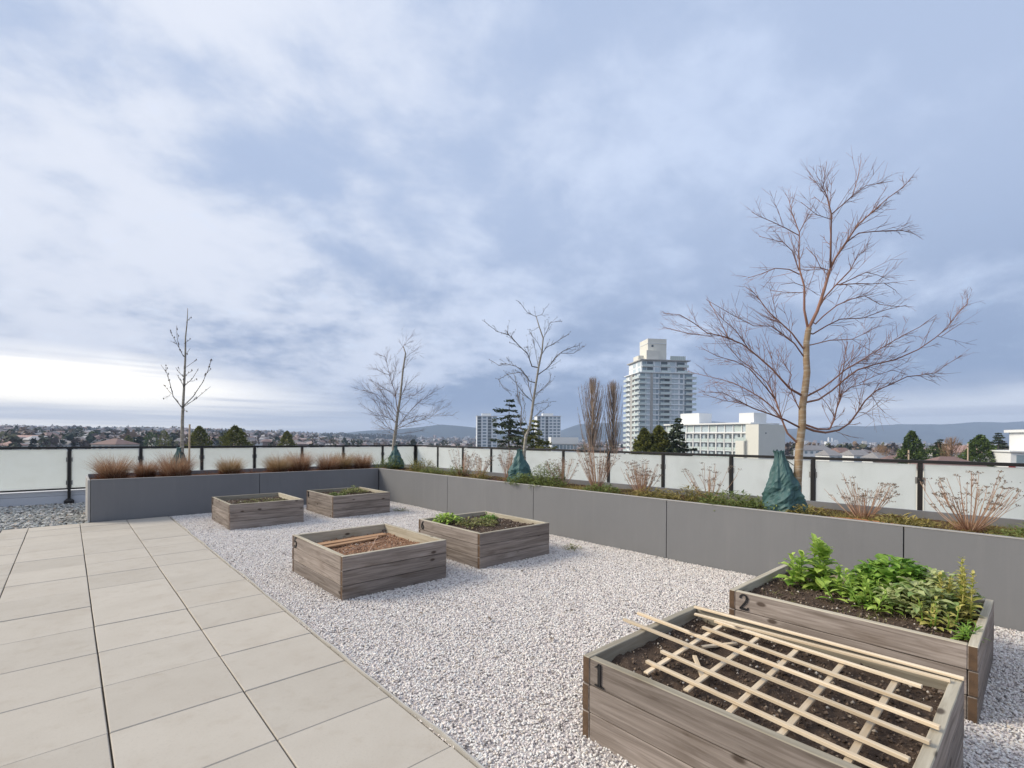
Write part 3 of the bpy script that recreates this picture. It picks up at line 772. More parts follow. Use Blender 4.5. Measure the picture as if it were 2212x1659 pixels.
# --- dried flower shrubs
def shrub_mesh(n, length, spread, seed, stem_r=.0042, heads=True):
    rng = random.Random(seed); st, hd = MB(), MB()
    for i in range(n):
        az = rng.uniform(0, 6.283); le = spread * math.sqrt(rng.uniform(.01, 1)); L_ = length * rng.uniform(.55, 1.1)
        b0 = Vector((math.cos(az) * .06 * le, math.sin(az) * .06 * le, 0)); p = b0; P = [p]; cur = le * 1.15
        for s in range(5):
            cur = cur * .88 + rng.uniform(-.06, .06); az += rng.uniform(-.1, .1)
            p = p + Vector((math.sin(cur) * math.cos(az), math.sin(cur) * math.sin(az), math.cos(cur))) * L_ / 5; P.append(p)
        st.tube(P, [stem_r * (1 - .12 * s) for s in range(6)], 4)
        tips = [(P[-1], cur, az)]
        for s in range(rng.randint(1, 3)):
            q = P[rng.randint(3, 4)]; a2 = az + rng.uniform(-1.2, 1.2); l2 = cur + rng.uniform(.1, .5); Ls = L_ * rng.uniform(.14, .3)
            e_ = q + Vector((math.sin(l2) * math.cos(a2), math.sin(l2) * math.sin(a2), math.cos(l2))) * Ls
            st.tube([q, e_], [stem_r * .5, stem_r * .3], 3); tips.append((e_, l2, a2))
        for (tp, l_, a_) in tips:
            if rng.random() < (.45 if heads else .15):
                R_ = rng.uniform(.010, .024)
                for j in range(12):
                    c = tp + Vector((rng.gauss(0, R_), rng.gauss(0, R_), rng.gauss(.004, R_ * .35))); r = rng.uniform(.003, .0065)
                    n1 = Vector((rng.gauss(0, 1), rng.gauss(0, 1), rng.gauss(0, 1))).normalized(); n2 = n1.orthogonal().normalized()
                    hd.add([c - n1 * r - n2 * r, c + n1 * r - n2 * r, c + n1 * r + n2 * r, c - n1 * r + n2 * r], [(0, 1, 2, 3)])
                    if j % 4 == 0: st.tube([tp, c], [.0012, .0008], 3, False)
    return st, hd
G_S = 'dried flower shrubs in the right planter run'
shrubs = [(6.20, .50, 34, .55, .95, 'large fan shaped dried shrub at the right end of the planter'),
 (6.18, 1.32, 30, .46, .95, 'dried shrub with dark seed heads, right of the big bare tree'),
 (6.20, 4.01, 30, .42, .75, 'low dense dried shrub, left of the big bare tree'),
 (6.15, 4.78, 32, .62, .60, 'tall upright tan shrub below the two poplars'),
 (6.25, 5.60, 16, .45, .75, 'thin dried shrub just right of the forked tree'),
 (6.25, 6.98, 22, .50, .50, 'reddish upright dried shrub just left of the forked tree'),
 (6.20, 7.80, 16, .42, .80, 'sparse dried shrub, second left of the forked tree'),
 (6.25, 8.45, 18, .50, .80, 'sparse dried shrub, third left of the forked tree'),
 (6.22, 3.00, 10, .46, .85, 'few bare curved stems left of the big tree and its bag'),
 (6.15, -.25, 20, .45, .95, 'dried shrub at the right border of the picture')]
for k, (u, v, n, L_, sp, lab) in enumerate(shrubs):
    st, hd = shrub_mesh(int(n * (1.35 if k < 2 else 2.3)), L_ * (1.0 if k < 2 else 1.12), sp, 40 + k)
    root = empty('dried_shrub', (u, v, BZ - .01)); tag(root, lab, 'shrub', G_S)
    st.build('stems', M['dry_stem'], root); hd.build('seed_heads', M['seed_head'], root)
    V, F = blades(130, .09, .14, .9, .006, 700 + k, .7); link_mesh('dead_leaves', np_mesh('dead_leaves', V, F), M['dry_grass'], root)

# --- leafy things
def leaf_faces(m, base, az, el, L_, W, droop, rng, fold=.25, seg=3):
    """one leaf: a curved, folded blade starting at base"""
    k = len(m.v); p = Vector(base); side = Vector((-math.sin(az), math.cos(az), 0)); e_ = el
    for s in range(seg + 1):
        t = s / seg; w = W * (math.sin(math.pi * min(1, .12 + t * .88)) ** .8) * .5 + .0006
        d = Vector((math.cos(az) * math.cos(e_), math.sin(az) * math.cos(e_), math.sin(e_))); up = side.cross(d) * -1
        j = Vector((0, 0, rng.uniform(-.1, .1) * W))
        m.v += [tuple(p - side * w + up * (fold * w) + j), tuple(p), tuple(p + side * w + up * (fold * w) - j)]
        p = p + d * L_ / seg; e_ -= droop / seg
    for s in range(seg):
        a = k + s * 3; m.f += [(a, a + 1, a + 4, a + 3), (a + 1, a + 2, a + 5, a + 4)]
def leafy(name, label, cat, loc, stems, mat, seed, group=None, stem_mat='mid_leaf'):
    """stems: (dx, dy, height, n leaves, leaf length, leaf width, lean)"""
    rng = random.Random(seed); root = empty(name, loc); tag(root, label, cat, group); lf, st = MB(), MB()
    for (dx, dy, h, n, L_, W, lean) in stems:
        az0 = rng.uniform(0, 6.28); top = Vector((dx + math.cos(az0) * lean * h, dy + math.sin(az0) * lean * h, h)); b0 = Vector((dx, dy, 0))
        mid = b0.lerp(top, .5) + Vector((rng.uniform(-.01, .01), rng.uniform(-.01, .01), 0)); st.tube([b0, mid, top], [.005, .004, .002], 5)
        for i in range(n):
            t = (i + .5) / n; p = b0.lerp(top, t ** .8) if t > .5 else b0.lerp(mid, t * 2)
            big = (1.15 - .75 * t) * rng.uniform(.75, 1.2)
            leaf_faces(lf, p, az0 + i * 2.4 + rng.uniform(-.4, .4), .25 + .75 * t + rng.uniform(-.2, .2), L_ * big, W * big, rng.uniform(.5, 1.3), rng)
    lf.build('leaves', M[mat], root, smooth=False); st.build('stems', M[stem_mat], root, smooth=True)
    return root
def mound(name, label, cat, loc, rad, h, n, L_, W, mat, seed, group=None):
    rng = random.Random(seed); root = empty(name, loc); tag(root, label, cat, group); lf, st = MB(), MB()
    for i in range(n):
        az = rng.uniform(0, 6.28); r = rad * math.sqrt(rng.random()); z = h * rng.uniform(.25, 1.0) * math.sqrt(max(.05, 1 - (r / rad) ** 2 * .85))
        p = Vector((r * math.cos(az), r * math.sin(az), z))
        leaf_faces(lf, p, az + rng.gauss(0, 1.0), rng.uniform(-.1, .9), L_ * rng.uniform(.6, 1.3), W * rng.uniform(.6, 1.3), rng.uniform(.4, 1.6), rng, .3, 3)
        if i % 4 == 0: st.tube([(p.x * .3, p.y * .3, 0), tuple(p)], [.003, .0016], 4)
    lf.build('leaves', M[mat], root); st.build('stems', M['weed_leaf'], root)
    return root
SZ = .34
VG = 'vegetables growing in box number 2'
def S(n, r, h, nl, L_, W, lean, seed):
    rng = random.Random(seed); return [(rng.gauss(0, r), rng.gauss(0, r), h * rng.uniform(.7, 1.1), nl, L_, W, lean * rng.uniform(.3, 1.2)) for _ in range(n)]
leafy('leafy_vegetable', 'tallest bright green plant with broad leaves in box number 2', 'vegetable', (4.36, 1.19, SZ), S(4, .040, .36, 22, .15, .085, .10, 1), 'bright_leaf', 1, VG)
leafy('leafy_vegetable', 'bright green plant at the far left corner of box number 2', 'vegetable', (4.28, 1.40, SZ), S(3, .045, .26, 16, .13, .075, .12, 2), 'bright_leaf', 2, VG)
leafy('leafy_vegetable', 'lower green plant beside the tallest one in box number 2', 'vegetable', (4.28, 1.02, SZ), S(7, .085, .20, 13, .10, .055, .25, 3), 'bright_leaf', 3, VG)
mound('kale', 'dark green crinkled mound at the back of box number 2', 'vegetable', (4.50, .76, SZ), .25, .28, 620, .075, .062, 'mid_leaf', 4, VG)
leafy('herb', 'yellow green low plant in the middle of box number 2', 'vegetable', (4.10, .86, SZ), S(9, .07, .17, 11, .09, .032, .5, 5), 'bright_leaf', 5, VG)
mound('herb', 'pale variegated plant in front of the dark mound in box number 2', 'vegetable', (4.20, .60, SZ), .19, .22, 260, .07, .045, 'pale_leaf', 6, VG)
mound('herb', 'greyish green plant right of the dark mound in box number 2', 'vegetable', (4.46, .50, SZ), .17, .25, 260, .07, .045, 'pale_leaf', 7, VG)
leafy('herb', 'tall yellowing stalk near the right end of box number 2', 'vegetable', (4.24, .37, SZ), S(7, .040, .37, 30, .075, .038, .06, 8), 'yellow_leaf', 8, VG, 'yellow_leaf')
leafy('herb', 'small green tuft in the front right corner of box number 2', 'vegetable', (3.90, .33, SZ), S(6, .04, .09, 9, .08, .018, .4, 9), 'mid_leaf', 9, VG)
leafy('herb', 'drooping yellowed plant at the front of box number 2', 'vegetable', (4.02, .50, SZ), S(6, .06, .15, 9, .08, .034, .4, 10), 'yellow_leaf', 10, VG)
V, F = cat_vf([(lambda a: (a[0] + np.array([3.72 + random.uniform(0, .93), .35 + random.uniform(0, 1.1), SZ - .01]), a[1]))(blades(10, .05, .05, 1.2, .006, 60 + k, .6, 2)) for k in range(46)])
tag(link_mesh('weeds', np_mesh('weeds', V, F), M['weed_leaf']), 'sparse low weeds on the soil of box number 2', 'weeds', kind='stuff')
u6, v6 = BOXES['6']
mound('weed_clump', 'bright green weed clump in the far left corner of box number 6', 'weed', (u6 - .28, v6 + .42, SZ), .17, .13, 190, .06, .03, 'bright_leaf', 21, 'weeds in box number 6')
mound('weed_clump', 'olive brown weed clump in the middle of box number 6', 'weed', (u6 - .05, v6 + .08, SZ), .28, .07, 260, .05, .022, 'weed_leaf', 22, 'weeds in box number 6')
mound('weed_clump', 'small green weed clump at the back of box number 6', 'weed', (u6 + .28, v6 + .22, SZ), .10, .09, 80, .05, .026, 'mid_leaf', 23, 'weeds in box number 6')
u5, v5 = BOXES['5']
V, F = crumbs(420, .98, 1.15, .292, .006, .015, 77)
V = V + np.array([u5, v5 - .05, 0])
tag(link_mesh('bark_chips', np_mesh('bark_chips', V, F), M['crumb_sandy']), 'reddish brown chips lying on the soil of box number 5', 'bark chips', kind='stuff')
u8, v8 = BOXES['8']
mound('weed_clump', 'olive weed clump at the back right of the far box by the planter corner', 'weed', (u8 + .20, v8 + .15, SZ), .26, .08, 200, .05, .024, 'weed_leaf', 24, 'weeds in the far box by the planter corner')
mound('weed_clump', 'green weed clump at the left of the far box by the planter corner', 'weed', (u8 - .28, v8 - .15, SZ), .18, .06, 120, .05, .024, 'green_herb', 25, 'weeds in the far box by the planter corner')
mound('weed_clump', 'green weed at the far corner of the far box by the planter corner', 'weed', (u8 + .34, v8 + .48, SZ), .09, .11, 50, .05, .024, 'green_herb', 26, 'weeds in the far box by the planter corner')
u7, v7 = BOXES['7']
mound('weed_clump', 'thin brown litter on the soil of the far box in front of the left run', 'weed', (u7 + .1, v7, .32), .40, .035, 160, .045, .012, 'weed_leaf', 27)
# weeds in the gravel
for k, (u, v, r) in enumerate([(5.05, 4.35, .14), (5.0, 8.85, .16)]):
    mound('gravel_weed', ['pale low weed in the gravel right of box number 6', 'pale low weed in the gravel by the far box near the planter corner'][k], 'weed', (u, v, 0), r, .05, 60, .035, .014, 'weed_leaf', 30 + k, 'weeds in the gravel')
lv = MB(); rl = random.Random(4)
for k in range(34):
    u, v = rl.uniform(1.6, 5.4), rl.uniform(1.0, 9.5)
    if any(abs(u - a) < .7 and abs(v - b_) < .8 for a, b_ in BOXES.values()): continue
    leaf_faces(lv, (u, v, .012), rl.uniform(0, 6.28), rl.uniform(-.1, .3), rl.uniform(.035, .07), rl.uniform(.018, .035), rl.uniform(-.4, .8), rl)
tag(lv.build('fallen_leaves', M['seed_head']), 'few dead brown leaves scattered over the white gravel', 'leaves', kind='stuff')
# evergreen mounds on the right run
GE = 'green mounds in the right planter run'
for k, (u, v, r, h, n, mt, lab) in enumerate([
 (5.86, 6.12, .26, .20, 380, 'green_herb', 'green bushy mound in front of the bag of the forked tree'),
 (6.15, 5.85, .28, .36, 420, 'green_herb', 'taller green bush right of the forked tree'),
 (5.88, 5.60, .26, .16, 240, 'green_herb', 'low green mound at the planter edge, right of the forked tree'),
 (6.05, 3.15, .20, .20, 180, 'moss', 'yellow green mound with bare stems, left of the big tree'),
 (5.98, 2.62, .30, .18, 420, 'green_herb', 'spreading green mound just left of the big tree and its bag'),
 (5.92, 2.20, .18, .14, 180, 'green_herb', 'small green mound touching the bag of the big tree'),
 (5.90, 1.76, .16, .12, 140, 'moss', 'yellowish low mound just right of the bag of the big tree'),
 (6.20, 11.40, .26, .30, 320, 'green_herb', 'green bush in the planter corner left of the corner tree'),
 (6.25, 10.05, .28, .28, 260, 'moss', 'olive grassy bush right of the corner tree'),
 (6.20, 8.55, .24, .20, 200, 'green_herb', 'green mound under the sparse dried shrub'),
 (6.05, 7.60, .16, .18, 110, 'moss', 'olive mound, second left of the forked tree'),
 (5.95, 4.55, .24, .13, 260, 'green_herb', 'low green mound in front of the tall upright tan shrub'),
 (5.95, 3.65, .26, .14, 280, 'moss', 'low yellowish mound between the dense shrub and the bare stems'),
 (5.90, .95, .22, .11, 200, 'moss', 'low yellowish mound between the two dried shrubs on the right'),
 (5.88, .05, .22, .13, 220, 'green_herb', 'low green mound right of the large fan shaped shrub'),
 (6.00, 9.25, .24, .16, 220, 'green_herb', 'green mound half way between the corner tree and the forked tree')]):
    mound('green_mound', lab, 'bush', (u, v, BZ - .02), r * 1.15, h * 1.2, int(n * 1.5), .075, .014, mt, 60 + k, GE)
for k, (u, v, h) in enumerate([(6.2, 10.2, .45), (5.9, 11.6, .45)]):
    V, F = blades(70, .10, h, .8, .006, 1500 + k, 1.1); o = empty('grass_tuft', (u, v, BZ)); tag(o, ['arching green grass right of the corner tree', 'arching grey green grass in the planter corner'][k], 'grass tuft', 'arching grasses by the planter corner')
    link_mesh('blades', np_mesh('blades', V, F), M['green_herb'], o)
# drip hose
hp = [(5.80 + .05 * math.sin(k * .5) + .02 * math.sin(k * 1.7), -2.2 + k * .22, .700 + .006 * math.sin(k * 1.3)) for k in range(22)]
tag(MB().tube(hp, .0075, 6).build('drip_hose', M['hose'], smooth=True), 'thin orange drip hose lying along the right planter run', 'hose')

# ================================================================== bare trees
def bark(name, base, mark, red):
    m, nt, b, o = mat_new(name); t_ = NT(nt)
    g = t_.n('ShaderNodeNewGeometry'); sp = t_.n('ShaderNodeSeparateXYZ'); co = t_.coords('Object'); t_.l(co, sp.inputs[0])
    mp = t_.n('ShaderNodeMapping'); t_.l(co, mp.inputs[0]); mp.inputs['Scale'].default_value = (6, 6, 42)
    f = t_.noise(mp.outputs[0], 1.0, 5, .6); h = t_.noise(co, 12, 4)
    c = t_.mix(t_.step(f, .48, .66), base, mark); c = t_.mix(t_.math('MULTIPLY', t_.step(h, .45, .7), .5), c, red)
    t_.l(c, b.inputs['Base Color']); b.inputs['Roughness'].default_value = .6; b.inputs['Specular IOR Level'].default_value = .4
    t_.bump(b, f, .3, .004); return m
M['bark_gold'] = bark('golden_bark', (.36, .245, .135), (.50, .41, .30), (.20, .115, .065))
M['twig_red'] = leafmat('red_twig', (.165, .080, .055), (.36, .19, .13), 3, 0)
M['bark_grey'] = bark('grey_bark', (.30, .27, .22), (.42, .38, .31), (.16, .13, .10))
M['twig_grey'] = leafmat('grey_twig', (.11, .097, .085), (.24, .21, .18), 3, 0)
M['twig_brown'] = leafmat('brown_twig', (.11, .070, .056), (.25, .165, .13), 3, 0)
BIG = [('t',[(-0.01,1.02),(-0.0,1.22),(0.01,1.41),(0.04,1.67),(0.04,1.87),(0.07,2.07),(0.09,2.26),(0.08,2.42),(0.08,2.59),(0.1,2.73),(0.11,2.76)],0.042,0.026),('b',[(0.11,2.76),(0.18,2.94),(0.25,3.18),(0.32,3.4),(0.39,3.54),(0.5,3.71),(0.62,3.91),(0.77,4.05),(0.91,4.18),(1.09,4.31),(1.23,4.46)],0.02,0.003),('b',[(0.1,2.76),(0.05,2.96),(0.06,3.23),(0.03,3.43),(0.04,3.65),(0.05,3.87),(-0.05,4.1),(-0.09,4.25)],0.016,0.003),('b',[(0.33,3.4),(0.32,3.69),(0.35,4.05),(0.32,4.27),(0.28,4.36),(0.31,4.65)],0.013,0.003),('b',[(0.35,4.04),(0.46,4.14),(0.58,4.25),(0.73,4.36),(1.07,4.44)],0.008,0.003),('b',[(0.57,4.23),(0.61,4.43),(0.64,4.63)],0.005,0.003),('b',[(0.17,2.93),(0.25,3.09),(0.37,3.23),(0.54,3.4),(0.64,3.58),(0.82,3.69)],0.013,0.003),('b',[(0.17,2.8),(0.25,2.89),(0.38,3.0),(0.54,3.07),(0.7,3.11),(0.88,3.02),(1.08,2.99)],0.009,0.003),('b',[(0.15,2.69),(0.29,2.78),(0.43,2.85),(0.7,2.87),(0.97,2.97),(1.19,3.02)],0.009,0.003),('b',[(0.14,2.57),(0.34,2.62),(0.61,2.64),(0.81,2.73),(0.98,2.82)],0.007,0.003),('b',[(0.37,3.23),(0.61,3.24),(0.77,3.24),(0.92,3.26),(1.08,3.19)],0.008,0.003),('b',[(0.43,3.24),(0.68,3.36),(0.81,3.33),(0.95,3.28)],0.006,0.003),('b',[(0.5,3.71),(0.64,3.82),(0.82,3.84),(1.02,3.86),(1.17,3.87),(1.31,3.85)],0.008,0.003),('b',[(0.02,3.43),(-0.08,3.63),(-0.19,3.72),(-0.46,3.79)],0.008,0.003),('b',[(0.05,3.84),(-0.12,3.92),(-0.27,3.99),(-0.41,4.06),(-0.49,4.12)],0.007,0.003),('b',[(0.02,3.38),(-0.1,3.43),(-0.26,3.44),(-0.41,3.38),(-0.55,3.34)],0.008,0.003),('b',[(0.05,3.88),(0.11,4.01),(0.19,4.19)],0.006,0.003),('b',[(0.32,3.4),(0.21,3.43),(0.15,3.54),(0.04,3.65)],0.006,0.003),('b',[(0.07,3.23),(-0.06,3.27),(-0.21,3.25)],0.005,0.003),('b',[(0.03,3.16),(-0.17,3.16),(-0.33,3.18)],0.005,0.003),('b',[(0.35,3.98),(0.17,4.03),(0.0,4.17)],0.005,0.003),('b',[(0.32,4.25),(0.2,4.39),(0.1,4.47)],0.004,0.003),('b',[(0.04,2.53),(-0.11,2.69),(-0.24,2.8),(-0.37,2.92),(-0.46,3.05),(-0.53,3.14),(-0.64,3.21)],0.011,0.003),('b',[(0.05,2.44),(-0.06,2.58),(-0.17,2.67),(-0.31,2.78),(-0.49,2.79),(-0.71,2.92),(-1.02,3.09)],0.009,0.003),('b',[(0.03,2.0),(-0.11,2.07),(-0.2,2.16),(-0.31,2.29),(-0.45,2.43),(-0.62,2.58),(-0.82,2.66),(-1.04,2.7),(-1.2,2.81),(-1.35,2.9),(-1.53,2.92)],0.014,0.003),('b',[(-0.98,2.66),(-1.25,2.68),(-1.54,2.76)],0.004,0.003),('b',[(-0.78,2.65),(-0.87,2.79),(-1.02,3.04)],0.006,0.003),('b',[(-0.55,2.52),(-0.71,2.72),(-0.86,2.85),(-1.0,3.03)],0.006,0.003),('b',[(-0.02,1.65),(-0.18,1.72),(-0.35,1.78),(-0.55,1.85),(-0.68,1.92),(-0.88,2.02),(-1.17,2.02)],0.012,0.003),('b',[(-0.67,1.9),(-0.88,1.93),(-1.11,2.0)],0.005,0.003),('b',[(-0.03,1.48),(-0.13,1.57),(-0.18,1.69),(-0.21,1.8),(-0.24,1.93),(-0.28,2.06),(-0.32,2.15),(-0.49,2.32),(-0.62,2.41),(-0.78,2.58),(-0.88,2.76)],0.013,0.003),('b',[(-0.2,1.74),(-0.29,1.85),(-0.42,1.96),(-0.58,2.06),(-0.72,2.14),(-0.88,2.19),(-1.22,2.27)],0.01,0.003),('b',[(-0.24,1.95),(-0.38,2.11),(-0.54,2.3),(-0.69,2.39),(-0.88,2.45),(-1.04,2.54)],0.008,0.003),('b',[(0.02,1.82),(-0.07,1.95),(-0.15,2.12),(-0.12,2.22),(-0.2,2.35),(-0.27,2.51)],0.008,0.003),('b',[(-0.31,2.14),(-0.28,2.22),(-0.21,2.32),(-0.19,2.48)],0.005,0.003),('b',[(0.07,1.64),(0.17,1.6),(0.3,1.58),(0.46,1.61),(0.6,1.69),(0.72,1.82),(0.82,1.95),(0.95,2.07),(1.09,2.13),(1.29,2.23),(1.47,2.25),(1.65,2.28),(1.83,2.39),(2.03,2.5)],0.014,0.003),('b',[(0.07,1.67),(0.21,1.62),(0.34,1.62),(0.4,1.73),(0.44,1.86),(0.52,2.02),(0.63,2.1),(0.79,2.14),(1.09,2.15)],0.013,0.003),('b',[(0.4,1.77),(0.3,1.9),(0.18,2.03)],0.006,0.003),('b',[(0.48,1.96),(0.48,2.12),(0.52,2.33),(0.55,2.47),(0.6,2.62)],0.007,0.003),('b',[(0.49,1.99),(0.54,2.15),(0.67,2.31)],0.005,0.003),('b',[(0.09,1.99),(0.24,2.08),(0.35,2.17),(0.49,2.29),(0.65,2.38),(0.81,2.48),(1.09,2.66),(1.25,2.75),(1.41,2.88)],0.012,0.003),('b',[(0.08,1.92),(0.21,1.95),(0.35,2.05),(0.49,2.17),(0.66,2.29),(0.88,2.36),(1.09,2.41),(1.32,2.52),(1.5,2.65),(1.65,2.77),(1.81,2.96),(1.91,3.05),(1.91,3.11)],0.012,0.003),('b',[(1.56,2.66),(1.66,2.74),(1.77,2.82)],0.004,0.003),('b',[(0.73,1.82),(0.81,1.81),(0.95,1.94)],0.004,0.003),('b',[(0.9,2.02),(0.96,1.89),(1.03,1.81)],0.004,0.003),('b',[(0.74,2.15),(0.92,2.24),(1.11,2.3),(1.29,2.26)],0.004,0.003)]
CORNER = [('t',[(-0.11,1.01),(-0.1,1.31),(-0.04,1.77),(0.0,2.13),(0.06,2.53),(0.13,3.28),(0.19,3.68),(0.13,3.86)],0.05,0.012),('b',[(0.13,3.86),(0.25,4.04),(0.37,4.2)],0.006,0.003),('b',[(0.17,3.89),(0.4,4.01)],0.005,0.003),('b',[(0.13,3.83),(0.03,4.04)],0.005,0.003),('b',[(-0.01,2.22),(-0.11,2.71),(-0.23,3.01),(-0.33,3.43),(-0.39,3.61),(-0.6,3.7)],0.014,0.003),('b',[(-0.26,3.13),(-0.45,3.19),(-0.66,3.31),(-0.81,3.34)],0.008,0.003),('b',[(-0.04,1.89),(-0.35,2.04),(-0.53,2.34),(-0.71,2.61),(-0.9,2.88)],0.01,0.003),('b',[(-0.09,1.65),(-0.31,1.77),(-0.59,2.07),(-0.98,2.37)],0.01,0.003),('b',[(-0.03,2.13),(-0.23,2.43),(-0.44,2.64),(-0.69,2.95)],0.009,0.003),('b',[(-0.06,2.04),(-0.5,2.58),(-0.81,2.67),(-1.05,2.73)],0.008,0.003),('b',[(0.02,1.77),(0.2,2.04),(0.53,2.38),(0.83,2.59),(1.07,2.75)],0.01,0.003),('b',[(-0.01,1.71),(0.35,1.89),(0.78,1.99),(1.02,2.2),(1.32,2.38)],0.01,0.003),('b',[(0.03,2.16),(0.32,2.53),(0.59,2.77)],0.008,0.003),('b',[(0.08,2.53),(0.19,2.83),(0.5,3.14)],0.008,0.003),('b',[(0.53,2.38),(0.9,2.35),(1.11,2.44)],0.005,0.003),('b',[(0.11,1.89),(0.47,2.04),(1.02,2.05),(1.47,2.07)],0.007,0.003),('b',[(-0.1,1.55),(-0.34,1.67),(-0.65,1.87)],0.007,0.003),('b',[(-0.05,1.57),(0.42,1.62),(0.66,1.68)],0.006,0.003),('b',[(0.13,3.25),(0.28,3.44),(0.4,3.56)],0.006,0.003),('b',[(-0.05,2.53),(-0.26,2.71),(-0.56,2.76)],0.007,0.003),('b',[(-0.2,2.89),(-0.08,3.19),(-0.11,3.62)],0.006,0.003),('b',[(0.19,3.56),(0.4,3.74),(0.58,3.89)],0.005,0.003),('b',[(0.06,2.47),(0.23,2.53),(0.71,2.68)],0.006,0.003),('b',[(-0.14,2.65),(-0.38,2.77),(-0.75,3.01)],0.006,0.003),('b',[(-0.07,1.86),(-0.29,2.22),(-0.38,2.52),(-0.5,2.83)],0.008,0.003)]
FORKED = [('t',[(0.02,1.07),(0.03,1.22),(0.06,1.53),(0.12,1.66),(0.16,1.91),(0.19,2.16),(0.23,2.44),(0.28,2.77),(0.34,3.07),(0.36,3.3),(0.28,3.53),(0.23,3.7)],0.036,0.008),('b',[(0.05,1.53),(-0.04,1.7),(-0.02,2.02),(-0.09,2.23),(-0.12,2.48),(-0.17,2.64)],0.012,0.004),('b',[(0.29,2.77),(0.16,2.79),(0.08,3.0),(-0.09,3.15),(-0.22,3.29),(-0.28,3.33),(-0.47,3.38),(-0.7,3.55)],0.014,0.004),('b',[(-0.28,3.33),(-0.28,3.5)],0.005,0.004),('b',[(-0.22,3.3),(-0.18,3.39)],0.004,0.004),('b',[(0.28,2.65),(0.45,2.77),(0.62,2.99),(0.73,3.07),(0.87,3.13),(1.0,3.17)],0.011,0.004),('b',[(0.68,3.03),(0.91,3.03),(1.12,3.17)],0.006,0.004),('b',[(0.33,3.0),(0.41,3.13),(0.58,3.22),(0.7,3.3),(0.83,3.38)],0.009,0.004),('b',[(0.36,3.3),(0.43,3.44),(0.49,3.59),(0.68,3.61)],0.008,0.004),('b',[(0.23,3.7),(0.07,3.76),(-0.07,3.93)],0.007,0.004),('b',[(0.23,3.71),(0.34,3.74),(0.4,3.86)],0.005,0.004),('b',[(0.28,3.51),(0.2,3.46),(0.12,3.44)],0.004,0.004),('b',[(0.12,2.52),(-0.01,2.69),(-0.13,2.77),(-0.32,2.81),(-0.43,2.77),(-0.55,2.85)],0.01,0.004),('b',[(0.19,2.16),(0.1,2.44),(0.08,2.6),(-0.05,2.67),(-0.26,2.64),(-0.44,2.54)],0.01,0.004),('b',[(-0.44,2.54),(-0.36,2.39),(-0.21,2.27)],0.005,0.004),('b',[(0.18,1.85),(0.33,1.98),(0.52,2.1)],0.005,0.004),('b',[(0.2,2.1),(0.4,2.14),(0.61,2.17)],0.005,0.004),('b',[(0.22,2.29),(0.37,2.38),(0.54,2.54)],0.006,0.004),('b',[(0.28,2.77),(0.2,3.17),(0.18,3.28)],0.006,0.004),('b',[(0.19,2.14),(-0.0,2.31),(-0.13,2.48),(-0.3,2.64)],0.008,0.004),('b',[(0.34,3.07),(0.26,3.23),(0.11,3.42)],0.006,0.004),('b',[(0.08,3.0),(0.01,3.13),(0.08,3.11)],0.005,0.004),('b',[(0.19,2.16),(0.29,2.33),(0.48,2.52),(0.5,2.65)],0.005,0.004),('b',[(0.12,1.66),(0.0,1.89),(0.04,2.1),(-0.02,2.23)],0.006,0.004)]
SLIM = [('t',[(0.0,0.86),(0.0,1.33),(-0.0,1.79),(0.01,2.07),(0.03,2.49),(0.05,3.07),(0.05,3.46),(0.08,3.76),(0.09,4.04)],0.045,0.006),('b',[(0.0,2.06),(-0.18,2.27),(-0.27,2.55),(-0.32,2.74),(-0.42,2.9)],0.013,0.005),('b',[(-0.2,2.32),(-0.38,2.51)],0.007,0.005),('b',[(0.02,2.06),(0.19,2.28),(0.33,2.58),(0.44,2.86),(0.49,3.05)],0.013,0.005),('b',[(0.03,2.04),(0.24,2.23),(0.47,2.49)],0.011,0.005),('b',[(0.03,2.46),(0.19,2.63),(0.29,2.84)],0.01,0.005),('b',[(0.03,2.61),(0.12,2.72),(0.23,2.79)],0.006,0.005),('b',[(0.03,2.67),(-0.07,2.76),(-0.15,2.86)],0.008,0.005),('b',[(0.02,2.51),(-0.04,2.6),(-0.16,2.72)],0.008,0.005),('b',[(0.04,2.83),(0.23,3.02)],0.007,0.005),('b',[(0.03,3.08),(-0.07,3.3),(-0.19,3.53)],0.009,0.005),('b',[(-0.01,3.18),(-0.05,3.41),(-0.06,3.67)],0.006,0.005),('b',[(0.05,3.07),(0.18,3.23)],0.006,0.005),('b',[(0.08,3.75),(0.16,3.85)],0.005,0.005),('b',[(0.04,3.32),(0.14,3.41)],0.005,0.005),('b',[(-0.08,3.31),(-0.19,3.37)],0.004,0.005),('b',[(0.38,2.72),(0.49,2.84)],0.004,0.005),('b',[(-0.32,2.74),(-0.3,2.85)],0.004,0.005)]

